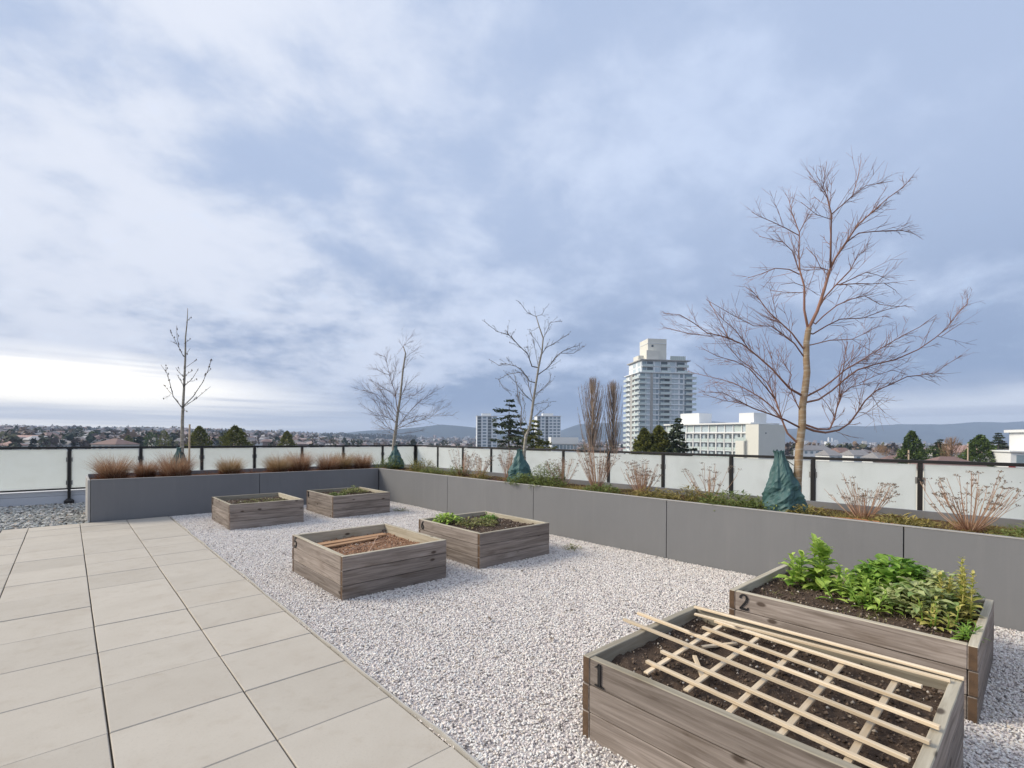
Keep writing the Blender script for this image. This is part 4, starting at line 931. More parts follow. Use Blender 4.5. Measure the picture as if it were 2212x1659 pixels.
def bare_tree(name, label, loc, data, bark_m, twig_m, seed, twig_n, twig_len, rscale=1.0, twig_r=.0019, buds=0, depth=.24, split=(.3, .8)):
    """data: trunk and main limbs as (sideways, height) points; every limb also swings forwards or backwards"""
    rng = random.Random(seed); root = empty(name, loc); tag(root, label, 'tree', 'young bare trees in the planter')
    tr, cr, bd = MB(), MB(), MB()
    zb = loc[2]; limbs = []
    def P3(r, h, d): return RIGHT * r + FWD * d + Vector((0, 0, h - zb))
    def depth_at(pt):          # depth of the limb nearest to a joint
        best, bd_ = 0.0, 9e9
        for pts in limbs:
            for (r, h, d) in pts:
                q = (r - pt[0]) ** 2 + (h - pt[1]) ** 2
                if q < bd_: bd_, best = q, d
        return best
    for kind, pts, ra, rb in data:
        if kind == 't':
            pts = [(pts[0][0], zb - .05)] + list(pts)
            q = [(r, h, 0.0) for r, h in pts]; n = len(q)
            tr.tube([P3(*p) for p in q], [rscale * (ra + (rb - ra) * i / (n - 1)) for i in range(n)], 10)
            # dense points so that limbs find their joint
            dense = []
            for a, b_ in zip(q, q[1:]):
                for s in range(6): dense.append(tuple(a[j] + (b_[j] - a[j]) * s / 6 for j in range(3)))
            limbs.append(dense)
        else:
            near = min(((math.dist(pts[0], (r, h)), r, h) for l_ in limbs for (r, h, d) in l_), key=lambda q_: q_[0])
            if near[0] < .16: pts = [(near[1], near[2])] + list(pts)
            d0 = depth_at(pts[0]); L_ = sum(math.dist(a, b_) for a, b_ in zip(pts, pts[1:])); swing = rng.uniform(-depth, depth)
            q = []; run = 0.0
            for i, p in enumerate(pts):
                if i: run += math.dist(pts[i - 1], p)
                q.append((p[0], p[1], d0 + swing * run + .03 * math.sin(run * 5 + seed)))
            n = len(q); rad = [rscale * (ra + (rb * .7 - ra) * (i / (n - 1)) ** .8) for i in range(n)]
            W = [P3(*p) for p in q]
            cr.tube(W, rad, 6)
            dense = []
            for a, b_ in zip(q, q[1:]):
                for s in range(5): dense.append(tuple(a[j] + (b_[j] - a[j]) * s / 5 for j in range(3)))
            limbs.append(dense)
            # twigs
            k = max(1, int(twig_n * L_))
            for _ in range(k):
                t_ = rng.uniform(.18, 1.0) ** .8 * (n - 1); i = min(int(t_), n - 2); f = t_ - i
                p = W[i].lerp(W[i + 1], f); d = (W[i + 1] - W[i]).normalized()
                side = d.cross(Vector((rng.gauss(0, 1), rng.gauss(0, 1), rng.gauss(0, 1)))).normalized()
                dr = (d * rng.uniform(.5, 1.1) + side * rng.uniform(.22, .75) + Vector((0, 0, .08))).normalized()
                Lt = twig_len * rng.uniform(.3, 1.25) * (1 - .74 * t_ / (n - 1)); m1 = p + dr * Lt * .5 + Vector((0, 0, .02 * Lt)); dr2 = (dr + d * .30 + Vector((0, 0, .06)) + side * rng.uniform(-.25, .2)).normalized(); e_ = m1 + dr2 * Lt * .5
                r0 = min(rad[i] * .5, twig_r * rng.uniform(1.1, 1.8))
                cr.tube([p, m1, e_], [r0, r0 * .75, r0 * .4], 3, False)
                if buds and rng.random() < .8: bd.lathe([(.3 * buds, -.6 * buds), (buds, 0), (.7 * buds, 1.4 * buds), (.1 * buds, 2.6 * buds)], 5, tuple(e_))
                for _s in range(rng.randint(1, 5)):
                    q0 = p.lerp(m1, rng.uniform(.4, 1)) if rng.random() < .5 else m1.lerp(e_, rng.uniform(0, .8))
                    ds = (dr + dr.cross(Vector((rng.gauss(0, 1), rng.gauss(0, 1), rng.gauss(0, 1)))).normalized() * rng.uniform(.5, .9)).normalized()
                    cr.tube([q0, q0 + ds * Lt * rng.uniform(.18, .42)], [r0 * .7, r0 * .4], 3, False)
            if buds:
                for s in range(int(L_ * 14)):
                    t_ = rng.uniform(.15, 1) * (n - 1); i = min(int(t_), n - 2); p = W[i].lerp(W[i + 1], t_ - i)
                    bd.lathe([(.3 * buds, -.6 * buds), (.8 * buds, 0), (.5 * buds, 1.2 * buds), (.1 * buds, 2.0 * buds)], 5, (p.x + rng.uniform(-.012, .012), p.y + rng.uniform(-.012, .012), p.z))
    tr.build('trunk', bark_m, root, smooth=True); cr.build('crown', twig_m, root, smooth=True)
    if buds: bd.build('buds', twig_m, root)
    return root
bare_tree('bare_tree', 'largest bare tree with golden trunk and reddish spreading twigs', (6.1, 1.91, .64), BIG, M['bark_gold'], M['twig_red'], 3, 20, .58, 1.10, .0021, depth=.08)
bare_tree('bare_tree', 'bare tree with dense reddish twigs in the planter corner', (6.4, 11.5, .64), CORNER, M['bark_grey'], M['twig_brown'], 5, 22, .75, 1.05, .0034)
bare_tree('bare_tree', 'forked grey bare tree with knobbly twigs in front of the spruce', (6.1, 6.43, .64), FORKED, M['bark_grey'], M['twig_grey'], 8, 20, .30, 1.0, .0030, .006)
bare_tree('bare_tree', 'slim upright bare tree with buds in the left planter run', (1.70, 11.7, .64), SLIM, M['bark_grey'], M['twig_grey'], 11, 4, .22, .92, .003, .012)

def watering_bag(label, loc, rad, h, seed, lean=(0, 0)):
    m = MB(); n, k = 34, 26
    prof = [(0, .88), (.06, 1.0), (.20, 1.02), (.35, .90), (.55, .66), (.75, .42), (.88, .27), (.95, .22), (1.0, .26)]
    px, py = zip(*prof)
    def crease(x, y, z):
        v = 0.0
        for s_, a_ in ((2.3, 1.0), (4.4, .55), (8.5, .28)):
            v += a_ * (1 - abs(mnoise.noise((x * s_ + seed, y * s_ - seed, z * s_ * .8 + (x + y) * 1.2))) * 2.6)
        return v / 1.83
    for j in range(k + 1):
        t_ = j / k; r = rad * float(np.interp(t_, px, py))
        for i in range(n):
            a = 2 * math.pi * i / n; cx, sx = math.cos(a), math.sin(a)
            w = .34 * crease(cx * .5, sx * .5, t_ * 1.7) + .09 * mnoise.noise((cx * 1.4 + seed, sx * 1.4, t_ * 3))
            fold = .10 * math.sin(a * 7 + 4 * mnoise.noise((t_ * 2.5, seed, cx))) * t_ ** 1.3
            rr = r * (1 + w + fold + .030 * math.sin(j * 12.9 + i * 78.2) * math.sin(i * 37.7 + j * 4.1 + seed))
            m.v.append((rr * cx + lean[0] * t_ ** 1.6 * h, rr * sx + lean[1] * t_ ** 1.6 * h, t_ * h + (.045 * mnoise.noise((cx * 2.2, sx * 2.2, seed)) * t_ if j else 0)))
    for j in range(k):
        for i in range(n): m.f.append((j * n + i, j * n + (i + 1) % n, (j + 1) * n + (i + 1) % n, (j + 1) * n + i))
    m.f.append(tuple(k * n + i for i in range(n)))
    root = empty('watering_bag', loc); tag(root, label, 'watering bag', 'green watering bags round the tree trunks')
    m.build('tarp', M['tarp'], root)
    MB().bar((lean[0] * h * .7 - .01, lean[1] * h * .7, h * .93), (lean[0] * h * .5 + .05, lean[1] * h * .4 - .10, h * .78), .035, .006).build('strap', M['strap'], root)
    return root
watering_bag('big crumpled green watering bag at the foot of the largest bare tree', (6.03, 2.03, .655), .180, .71, 1.0, (-.03, .07))
watering_bag('bluish green watering bag at the foot of the forked tree', (6.08, 6.47, .655), .20, .62, 5.0, (0, .02))
watering_bag('green watering bag at the foot of the tree in the planter corner', (6.36, 11.55, .655), .185, .60, 8.0)
watering_bag('green watering bag behind the brown grass at the slim tree', (1.66, 11.72, .655), .17, .60, 12.0)
tag(MB().tube([(1.83, 11.78, .60), (1.84, 11.80, 1.72)], .017, 6).build('tree_stake', M['stake']), 'pale wooden stake beside the slim bare tree', 'stake')

# ================================================================== terrain
def sst(x, a, b):
    t_ = np.clip((x - a) / (b - a), 0, 1); return t_ * t_ * (3 - 2 * t_)
def ground_h(x, y):
    """height of the land at world x, y (arrays)"""
    x = np.asarray(x, float); y = np.asarray(y, float)
    X = x * CY - y * SY; Z = x * SY + y * CY; r = np.hypot(X, Z); a = np.degrees(np.arctan2(X, np.maximum(Z, 1e-6)))
    a = np.where(Z < 0, np.where(X < 0, -100, 100), a)
    left = sst(-a, 8, 32); right = sst(a, 12, 30)
    h = -18.6 + left * (9.5 * sst(r, 70, 330) + 7.0 * sst(r, 330, 900) + 16.0 * sst(r, 900, 1700)) + right * (7.5 * sst(r, 60, 170) - 10.5 * sst(r, 260, 1100))
    h = h - (1 - left) * (1 - right) * 4.0 * sst(r, 400, 1500)
    mid = sst(-a, -4, 8) * sst(a, -32, -10); h = h + mid * 14 * sst(r, 1100, 2600)
    return h
rr_ = np.concatenate([np.array([0.0, 8, 16, 24, 34, 46]), np.geomspace(60, 8000, 66)]); aa_ = np.radians(np.arange(0, 361, 3.0))
R_, A_ = np.meshgrid(rr_, aa_, indexing='ij'); gx, gy = R_ * np.sin(A_), R_ * np.cos(A_)
gz = ground_h(gx, gy); pass
nr, na = R_.shape; idx = np.arange(nr * na).reshape(nr, na)
Fq = np.stack([idx[:-1, :-1], idx[1:, :-1], idx[1:, 1:], idx[:-1, 1:]], -1).reshape(-1, 4)
def land_mat():
    m, nt, b, o = mat_new('land'); t_ = NT(nt); co = t_.coords('Object')
    f = t_.noise(co, .012, 6, .65); g = t_.noise(co, .08, 4, .6)
    c = t_.mix(t_.step(f, .35, .65), (.055, .058, .040), (.115, .100, .085)); c = t_.mix(t_.math('MULTIPLY', t_.step(g, .5, .7), .6), c, (.16, .15, .14))
    t_.l(c, b.inputs['Base Color']); b.inputs['Roughness'].default_value = .95; b.inputs['Specular IOR Level'].default_value = .1; return m
M['land'] = land_mat()
tag(link_mesh('terrain', np_mesh('terrain', np.stack([gx, gy, gz], -1).reshape(-1, 3), Fq[:, ::-1], True), M['land']), kind='structure')

# far ranges, each a band of land with its own depth
def forest_mat(name, c1, c2, sc):
    m, nt, b, o = mat_new(name); t_ = NT(nt); co = t_.coords('Object')
    f = t_.noise(co, sc, 8, .7); t_.l(t_.mix(t_.step(f, .35, .65), c1, c2), b.inputs['Base Color']); b.inputs['Roughness'].default_value = 1; b.inputs['Specular IOR Level'].default_value = 0; return m
M['hazed_forest'] = forest_mat('haze_tinted_forest', (.045, .060, .062), (.085, .100, .095), .004)  # forest green paled and shifted to blue, distance haze put into the colour
def hills(name, prof, dist, depth, seed, amp):
    xs = np.arange(prof[0][0], prof[-1][0] + 1, 9.0); px, py = zip(*prof); ys = np.interp(xs, px, py)
    rows = 12; V = []
    for i, (x, y) in enumerate(zip(xs, ys)):
        r = ray(x, HOR); L_ = math.hypot(r.x, r.y); top = EYE + (HOR + ROLL * (x - 1106) - y) / FOC * dist / 1.0
        for k in range(rows + 1):
            t_ = k / rows; z_ax = dist + depth * (t_ - .6); w = math.sin(min(1, t_ / .6) * math.pi / 2) ** 1.3 if t_ < .6 else math.cos((t_ - .6) / .4 * math.pi / 2)
            p = Vector((r.x * z_ax, r.y * z_ax))
            n_ = mnoise.noise((p.x * .0016, p.y * .0016, seed)) * amp + mnoise.noise((p.x * .006, p.y * .006, seed)) * amp * .4
            V.append((p.x, p.y, -32 + (top + 32) * w + n_ * min(1, 4 * t_ * (1.15 - t_))))
    n = rows + 1; F_ = [(i * n + k, i * n + k + 1, (i + 1) * n + k + 1, (i + 1) * n + k) for i in range(len(xs) - 1) for k in range(rows)]
    tag(link_mesh(name, np_mesh(name, np.array(V), np.array(F_)[:, ::-1], True), M['hazed_forest']), kind='structure')
hills('mountains', [(1060, 946), (1150, 941), (1215, 929), (1250, 917), (1330, 913), (1420, 910), (1520, 908), (1570, 913), (1640, 922), (1700, 926), (1760, 925), (1820, 921), (1875, 922), (1950, 917), (2030, 917), (2105, 913), (2170, 914), (2250, 909), (2420, 908), (2600, 908), (2900, 904)], 5200, 1500, 3.3, 12)
hills('hills', [(640, 946), (700, 940), (790, 930), (850, 927), (900, 922), (950, 917), (985, 920), (1040, 926), (1100, 936), (1200, 946)], 4600, 1000, 9.1, 7)
hills('ridge', [(-900, 945), (-400, 936), (-60, 931), (60, 932), (150, 930), (230, 929), (300, 928), (345, 930), (380, 935), (470, 937), (560, 939), (700, 941), (820, 944), (900, 947)], 1900, 700, 5.7, 3)

# ================================================================== trees beyond the terrace
M['far_spruce'] = leafmat('spruce_needles', (.022, .036, .022), (.085, .108, .058), .8, .1)
M['far_olive'] = leafmat('olive_conifer', (.075, .088, .020), (.24, .235, .060), .8, .1)
M['far_cedar'] = leafmat('cedar_green', (.032, .062, .020), (.130, .180, .048), .8, .1)
M['far_bark'] = plain('far_bark', (.10, .075, .058), .3, 2, .9)
M['poplar_twig'] = leafmat('poplar_twig', (.19, .135, .10), (.40, .30, .22), .6, 0)
M['tan_twig'] = leafmat('tan_twig', (.22, .13, .075), (.40, .26, .155), .6, 0)
def cards(C, Nrm, size, rng, asp=.5):
    """one small leaf-like quad per centre"""
    n = len(C); a = rng.normal(size=(n, 3)); a /= np.linalg.norm(a, axis=1, keepdims=True)
    if Nrm is not None: a = a * .8 + Nrm
    b = np.cross(a, rng.normal(size=(n, 3))); a /= np.linalg.norm(a, axis=1, keepdims=True); b /= np.linalg.norm(b, axis=1, keepdims=True) + 1e-9
    s = (size * rng.uniform(.5, 1.4, n))[:, None]
    V = np.stack([C - a * s - b * s * asp * .3, C + b * s * asp, C + a * s - b * s * asp * .2, C - b * s * asp], 1).reshape(-1, 3)
    F_ = np.arange(n * 4).reshape(n, 4); return V, F_
def tree_root(name, label, x, ytop, dist, group):
    p = at_d(x, ytop, dist); zb = float(ground_h(p.x, p.y)) - .3
    root = empty(name, (p.x, p.y, zb)); tag(root, label, 'tree', group); return root, p.z - zb
def spruce(label, x, ytop, dist, wid, seed, mat='far_spruce', group=None, dens=1.0, gap=.9, crown=.62, name='spruce_tree'):
    root, H = tree_root(name, label, x, ytop, dist, group); rng = np.random.default_rng(seed)
    MB().tube([(0, 0, 0), (0, 0, H * .6), (0, 0, H * .98)], [.30, .17, .02], 7).build('trunk', M['far_bark'], root)
    Cs, Ns, br = [], [], MB(); z0 = H * (1 - crown); nw = int(H * crown / gap)
    for w in range(nw):
        t_ = w / nw; zw = z0 + (H - z0) * t_; Lb = wid / 2 * (1 - t_) ** .75 * rng.uniform(.75, 1.15) + .15
        for k in range(rng.integers(4, 8)):
            az = rng.uniform(0, 6.283); z = zw + rng.uniform(-.9, .9) * gap * (1 - t_); L_ = Lb * rng.uniform(.40, 1.22); dr_ = rng.uniform(.05, .42); m = max(6, int(26 * dens * L_))
            s = rng.uniform(.12, 1, m) * L_; dz = -dr_ * s + .16 * s * s / max(L_, .3) + .25 * rng.normal(0, .12, m) - rng.uniform(0, .30, m) * np.minimum(1, s)
            side = rng.normal(0, .13, m) * (1.0 + .4 * L_ - .3 * s)
            Cs.append(np.c_[np.cos(az) * s - np.sin(az) * side, np.sin(az) * s + np.cos(az) * side, z + dz]); Ns.append(np.tile([np.cos(az), np.sin(az), -.15], (m, 1)))
            br.tube([(0, 0, z), (math.cos(az) * L_ * .95, math.sin(az) * L_ * .95, z - .08 * L_)], [.03, .008], 3, False)
    V, F_ = cards(np.concatenate(Cs), np.concatenate(Ns), .21, rng, .42)
    cr = link_mesh('crown', np_mesh('crown', V, F_), M[mat], root); br.build('branches', M['far_bark'], root); return root
def bushy(label, x, ytop, dist, wid, tall, seed, mat, group=None, shape='cone', n=3200, name='evergreen_tree', size=.22):
    root, H = tree_root(name, label, x, ytop, dist, group); rng = np.random.default_rng(seed)
    MB().tube([(0, 0, 0), (0, 0, H * .7)], [.28, .10], 7).build('trunk', M['far_bark'], root)
    z0 = max(.5, H - tall); lob = rng.normal(size=(14, 3)); t_ = rng.beta(1.1, 1.3, n); az = rng.uniform(0, 6.283, n)
    if shape == 'cone': R0 = (1 - t_) ** .62
    elif shape == 'egg': R0 = np.sin(np.pi * (.12 + .86 * t_)) ** .6
    else: R0 = np.minimum(1, (1 - t_) * 1.9) ** .6
    bump = 1 + .20 * np.sin(az * 3 + t_ * 17 + seed) + .16 * np.sin(az * 5 - t_ * 31) + .10 * np.sin(az * 9 + t_ * 47)
    rad = wid / 2 * R0 * bump * (rng.uniform(.35, 1, n) ** .45)
    C = np.c_[rad * np.cos(az), rad * np.sin(az), z0 + tall * t_ + rng.normal(0, .1, n)]
    V, F_ = cards(C, np.c_[np.cos(az), np.sin(az), np.full(n, .5)], size, rng, .6)
    link_mesh('crown', np_mesh('crown', V, F_), M[mat], root); return root
def bare_far(label, x, ytop, dist, wid, tall, seed, mat, group=None, up=.30, nb=120, name='bare_tree', tw=10):
    root, H = tree_root(name, label, x, ytop, dist, group); rng = random.Random(seed); tr, cr = MB(), MB(); z0 = H - tall
    tr.tube([(0, 0, 0), (0, 0, H * .55), (0, 0, H)], [.32, .20, .02], 7)
    for i in range(nb):
        t_ = rng.random() ** .9 * .92; z = z0 + tall * t_; az = rng.uniform(0, 6.283); wmax = wid / 2 * math.sin(math.pi * (.18 + .80 * t_)) ** .7
        L_ = min(tall * (1 - t_) * .9 + .4, wmax / max(.08, math.sin(up)) * rng.uniform(.45, 1.0)); p = Vector((0, 0, z)); P = [p]; le = up * rng.uniform(1.0, 1.7)
        for s in range(4):
            d = Vector((math.sin(le) * math.cos(az), math.sin(le) * math.sin(az), math.cos(le))); p = p + d * L_ / 4; P.append(p); le *= .72; az += rng.uniform(-.2, .2)
        cr.tube(P, [.075, .060, .045, .030, .012], 3, False)
        for k in range(tw):
            j = rng.randint(1, 3); q = P[j].lerp(P[j + 1], rng.random()); d = Vector((rng.gauss(0, .45), rng.gauss(0, .45), 1)).normalized(); cr.tube([q, q + d * rng.uniform(.3, .95)], [.018, .008], 3, False)
    tr.build('trunk', M['far_bark'], root); cr.build('crown', M[mat], root); return root
GT = 'trees beyond the glass railing'
spruce('tall dark spruce with open drooping branches behind the forked tree', 1100, 853, 62, 15.5, 1, group=GT, dens=.9, gap=.62)
spruce('shorter olive spruce close to the right of the tall spruce', 1152, 900, 66, 15, 2, 'far_olive', GT, .9, .55)
bare_far('taller of the two bare columnar poplars left of the tower', 1281, 820, 95, 6.6, 20, 1, 'poplar_twig', GT, .26, 150, 'poplar_tree', 12)
bare_far('narrower of the two bare columnar poplars, next to the tower', 1325, 827, 95, 5.2, 20, 2, 'poplar_twig', GT, .22, 120, 'poplar_tree', 12)
bushy('round topped olive conifer left of the dark fir below the tower', 1392, 926, 74, 4.6, 6, 3, 'far_olive', GT, 'cone', 5200)
bushy('olive green conifer directly beside the dark fir below the tower', 1424, 921, 74, 5.6, 6.5, 4, 'far_olive', GT, 'cone', 6400)
spruce('dark pointed fir in front of the long low block', 1463, 898, 72, 8.6, 5, 'far_spruce', GT, 2.0, .40, .5, 'fir_tree')
bushy('tall dense cedar right of the big bare tree', 1970, 931, 105, 4.7, 11, 6, 'far_cedar', GT, 'column', 7000, 'cedar_tree')
bushy('bushy green cedar left of the white house at the right border', 2118, 940, 100, 7.6, 8, 7, 'far_cedar', GT, 'cone', 6000, 'cedar_tree')
spruce('dark pointed fir between the cedar and the bare tan tree', 2031, 945, 120, 9, 8, 'far_spruce', GT, 2.0, .5, .5, 'fir_tree')
bushy('low dark green bush tree left of the pointed fir on the right', 2018, 966, 118, 6.5, 8, 18, 'far_cedar', GT, 'egg', 2600)
bare_far('bare tan tree between the two cedars on the right', 2056, 948, 115, 7.0, 12, 9, 'tan_twig', GT, .6, 120, 'bare_tree', 12)
spruce('small distant fir just left of the white house at the right border', 2157, 932, 150, 8, 10, 'far_spruce', GT, 2.0, .5, .5, 'fir_tree')
bare_far('wide bare tan tree crown above the white houses', 1905, 962, 190, 14, 10, 11, 'tan_twig', GT, .8, 130, 'bare_tree', 12)
bushy('yellow green conifer just right of the slim tree', 431, 921, 120, 7.4, 8, 12, 'far_olive', GT, 'cone', 4600)
bushy('dark olive conifer with broad crown, second right of the slim tree', 508, 920, 112, 8.8, 8, 13, 'far_olive', GT, 'cone', 5200)
bushy('small olive conifer left of the corner tree', 620, 932, 130, 6.2, 7, 14, 'far_olive', GT, 'cone', 3000)
bushy('brownish green tree just left of the slim tree', 355, 930, 210, 4.8, 12, 15, 'far_olive', GT, 'egg', 2400)
for k, (x, y, d, w, sh, mt, lab) in enumerate([(22, 943, 380, 8, 'egg', 'far_spruce', 'dark tree at the left border above the first glass panel'), (35, 940, 520, 9, 'cone', 'far_spruce', 'dark tree touching the first one at the left border'),
   (86, 929, 700, 9, 'cone', 'far_cedar', 'small dark conifer above the long flat white house'), (128, 926, 800, 14, 'egg', 'far_spruce', 'big grey green tree on the slope left of the railing post'),
   (169, 934, 420, 10, 'egg', 'far_spruce', 'dark round tree just right of the first railing post'), (199, 934, 420, 7, 'egg', 'far_cedar', 'dark green tree, left one of a close pair'), (212, 933, 430, 6, 'cone', 'far_cedar', 'dark green tree, right one of a close pair'),
   (239, 934, 800, 7, 'egg', 'far_spruce', 'small blue green tree on the slope'), (277, 940, 260, 5.5, 'cone', 'far_olive', 'olive conifer in front of the brown roof'), (298, 949, 220, 3.2, 'cone', 'far_spruce', 'small dark pointed conifer over the second railing post'),
   (327, 944, 300, 8, 'egg', 'far_cedar', 'dark green bushy tree left of the brownish one'), (893, 949, 420, 5, 'egg', 'far_spruce', 'small dark tree beside the corner tree trunk'), (960, 950, 420, 9, 'egg', 'far_spruce', 'small dark round tree left of the white flats')]):
    bushy(lab, x, y, d, w, min(14, w * 1.5), 70 + k, mt, GT, sh, 700, size=.55)

# ================================================================== buildings
M['pane'] = plain('window_glass', (.26, .33, .37), .35, .4, .12, spec=.8, coords='Object')
M['pane_pale'] = plain('pale_window_glass', (.52, .60, .63), .20, .4, .15, spec=.8)
M['pane_dark'] = plain('dark_window_glass', (.115, .140, .150), .3, .4, .12, spec=.8)
M['guard'] = plain('balcony_guard_glass', (.55, .63, .60), .15, .4, .2, spec=.6)
M['tower_white'] = plain('tower_concrete', (.80, .83, .845), .05, .12, .75)
M['tower_grey'] = plain('tower_grey', (.42, .41, .39), .06, .2, .75)
def frame_root(name, label, cat, X, Z, ex, group=None):
    """building frame: origin at camera-axis coordinates (X sideways, Z ahead), ex = direction of its front in that plane"""
    p = RIGHT * X + FWD * Z; d = (RIGHT * ex[0] + FWD * ex[1]).normalized()
    root = empty(name, (p.x, p.y, 0), math.atan2(d.y, d.x)); tag(root, label, cat, group); return root
_cache = {}
def rect_box(name, mat, root, x0, x1, y0, y1, z0, z1, parent=None):
    key = (name, mat, round(x1 - x0, 3), round(y1 - y0, 3), round(z1 - z0, 3))
    if key not in _cache:
        me = MB().box((0, 0, 0), (x1 - x0, y1 - y0, z1 - z0)).mesh(name); me.materials.append(M[mat]); _cache[key] = me
    o = link_mesh(name, _cache[key], None, root, (x0, y0, z0)); return o
# --- the tower: front (towards us) is y = 0, x to the right, depth +y
tw = frame_root('apartment_tower', 'tall white apartment tower with stacked balconies and a rooftop block', 'building', 66.2, 255.0, (.991, .134))
W_, D_, FH = 30.0, 20.0, 2.76; ZT = 35.9
rect_box('wall', 'tower_white', tw, .4, W_ - .4, .4, D_, -19, ZT - .1)
NF = 17
for k in range(NF):
    z = ZT - FH * (k + 1)
    rect_box('floor_slab', 'tower_white', tw, 0, W_, 0, D_ + .2, z + FH - .28, z + FH - .02)
    # windows on the front
    for (x0, x1, mt) in [(3.9, 6.0, 'pane_pale'), (7.7, 9.0, 'pane_pale'), (9.2, 10.6, 'pane'), (18.0, 19.6, 'pane_pale'), (19.8, 21.6, 'pane_pale'), (22.6, 24.2, 'pane')]:
        if mt == 'pane' and k % 4 == 2: mt = 'pane_pale'
        rect_box('window', mt, tw, x0, x1, .33, .50, z + .55, z + FH - .34)
    rect_box('balcony_door', 'pane', tw, .5, 3.3, .32, .5, z + .05, z + FH - .36)
    rect_box('balcony_door', 'pane', tw, 11.2, 13.6, .32, .5, z + .05, z + FH - .36)
    rect_box('balcony_door', 'pane_dark' if k % 3 else 'pane', tw, 13.9, 16.8, .32, .5, z + .05, z + FH - .36)
    rect_box('balcony_door', 'pane', tw, 25.2, 29.2, .32, .5, z + .05, z + FH - .36)
    for (x0, x1, d) in [(-.9, 3.6, 1.3), (11.0, 17.0, 1.5), (25.2, 31.0, 1.4)]:
        b_ = rect_box('balcony', 'tower_white', tw, x0, x1, -d, -.01, z - .27, z - .05)
        g_ = rect_box('guard', 'guard', b_, 0, 0, 0, 0, 0, 0) if False else None
        rect_box('balcony_guard', 'guard', tw, x0 + .05, x1 - .05, -d + .04, -d + .09, z - .03, z + 1.0)
    # left face
    for (y0, y1, mt) in [(1.0, 3.4, 'pane_pale'), (4.0, 6.6, 'pane'), (12.6, 15.0, 'pane')]:
        rect_box('window', mt, tw, .33, .50, y0, y1, z + .5, z + FH - .34)
    for (y0, y1) in [(.2, 7.2), (14.0, 20.0)]:
        rect_box('balcony', 'tower_white', tw, -1.2, -.01, y0, y1, z - .27, z - .05)
        rect_box('balcony_guard', 'guard', tw, -1.17, -1.12, y0 + .05, y1 - .05, z - .03, z + 1.0)
rect_box('pier', 'tower_grey', tw, -.5, .39, 8.4, 11.6, -19, ZT - .3)
rect_box('pier', 'tower_grey', tw, 6.3, 7.3, -.30, .39, -19, ZT - .3)
rect_box('roof_slab', 'tower_white', tw, -.6, W_ + .6, -.6, D_ + .6, ZT, ZT + .4)
for k in range(2):
    z = ZT + .4 + k * 3.1
    rect_box('wall', 'tower_white', tw, 1.6, W_ - 3, 1.4, D_ - 1, z, z + 3.0)
    for (x0, x1, mt) in [(2.2, 4.4, 'pane'), (4.7, 8.0, 'pane_dark'), (9.2, 12.0, 'pane_pale'), (12.4, 16.0, 'pane_dark'), (17.4, 20.4, 'pane_pale'), (21.2, 25.6, 'pane_dark')]:
        rect_box('window', mt, tw, x0, x1, 1.33, 1.5, z + .4, z + 2.6)
    for (y0, y1) in [(2.6, 6.4), (9.0, 13.0)]: rect_box('window', 'pane_pale', tw, 1.53, 1.7, y0, y1, z + .5, z + 2.5)
    for (x0, x1) in [(1.8, 8.2), (12.0, 17.4), (21.0, 27.4)]:
        rect_box('balcony', 'tower_white', tw, x0, x1, .1, 1.38, z - .18, z + .02); rect_box('balcony_guard', 'guard', tw, x0, x1, .12, .17, z + .03, z + 1.0)
rect_box('roof_slab', 'tower_grey', tw, .6, W_ - 1.6, .3, D_ - .4, ZT + 6.6, ZT + 7.1)
zp = ZT + 7.1
rect_box('rooftop_block', 'cream', tw, 6.2, 16.6, 4.0, 15.0, zp, zp + 11.6)
rect_box('rooftop_block', 'cream', tw, 4.6, 11.2, 1.8, 3.98, zp, zp + 5.0)
rect_box('rooftop_band', 'tower_white', tw, 6.0, 16.8, 3.8, 15.2, zp + 9.0, zp + 9.25)
rect_box('vent', 'pane_dark', tw, 8.2, 9.3, 3.90, 3.97, zp + 7.2, zp + 8.3)
rect_box('rooftop_block', 'cream', tw, 1.4, 4.4, 5.0, 12.0, zp, zp + 2.6)
rect_box('roof_screen', 'guard', tw, 17.9, 26.4, 2.0, 2.2, zp, zp + 2.3)
for k in range(8): rect_box('screen_post', 'tower_grey', tw, 18.2 + k * 1.15, 18.3 + k * 1.15, 1.85, 1.99, zp, zp + 2.5)
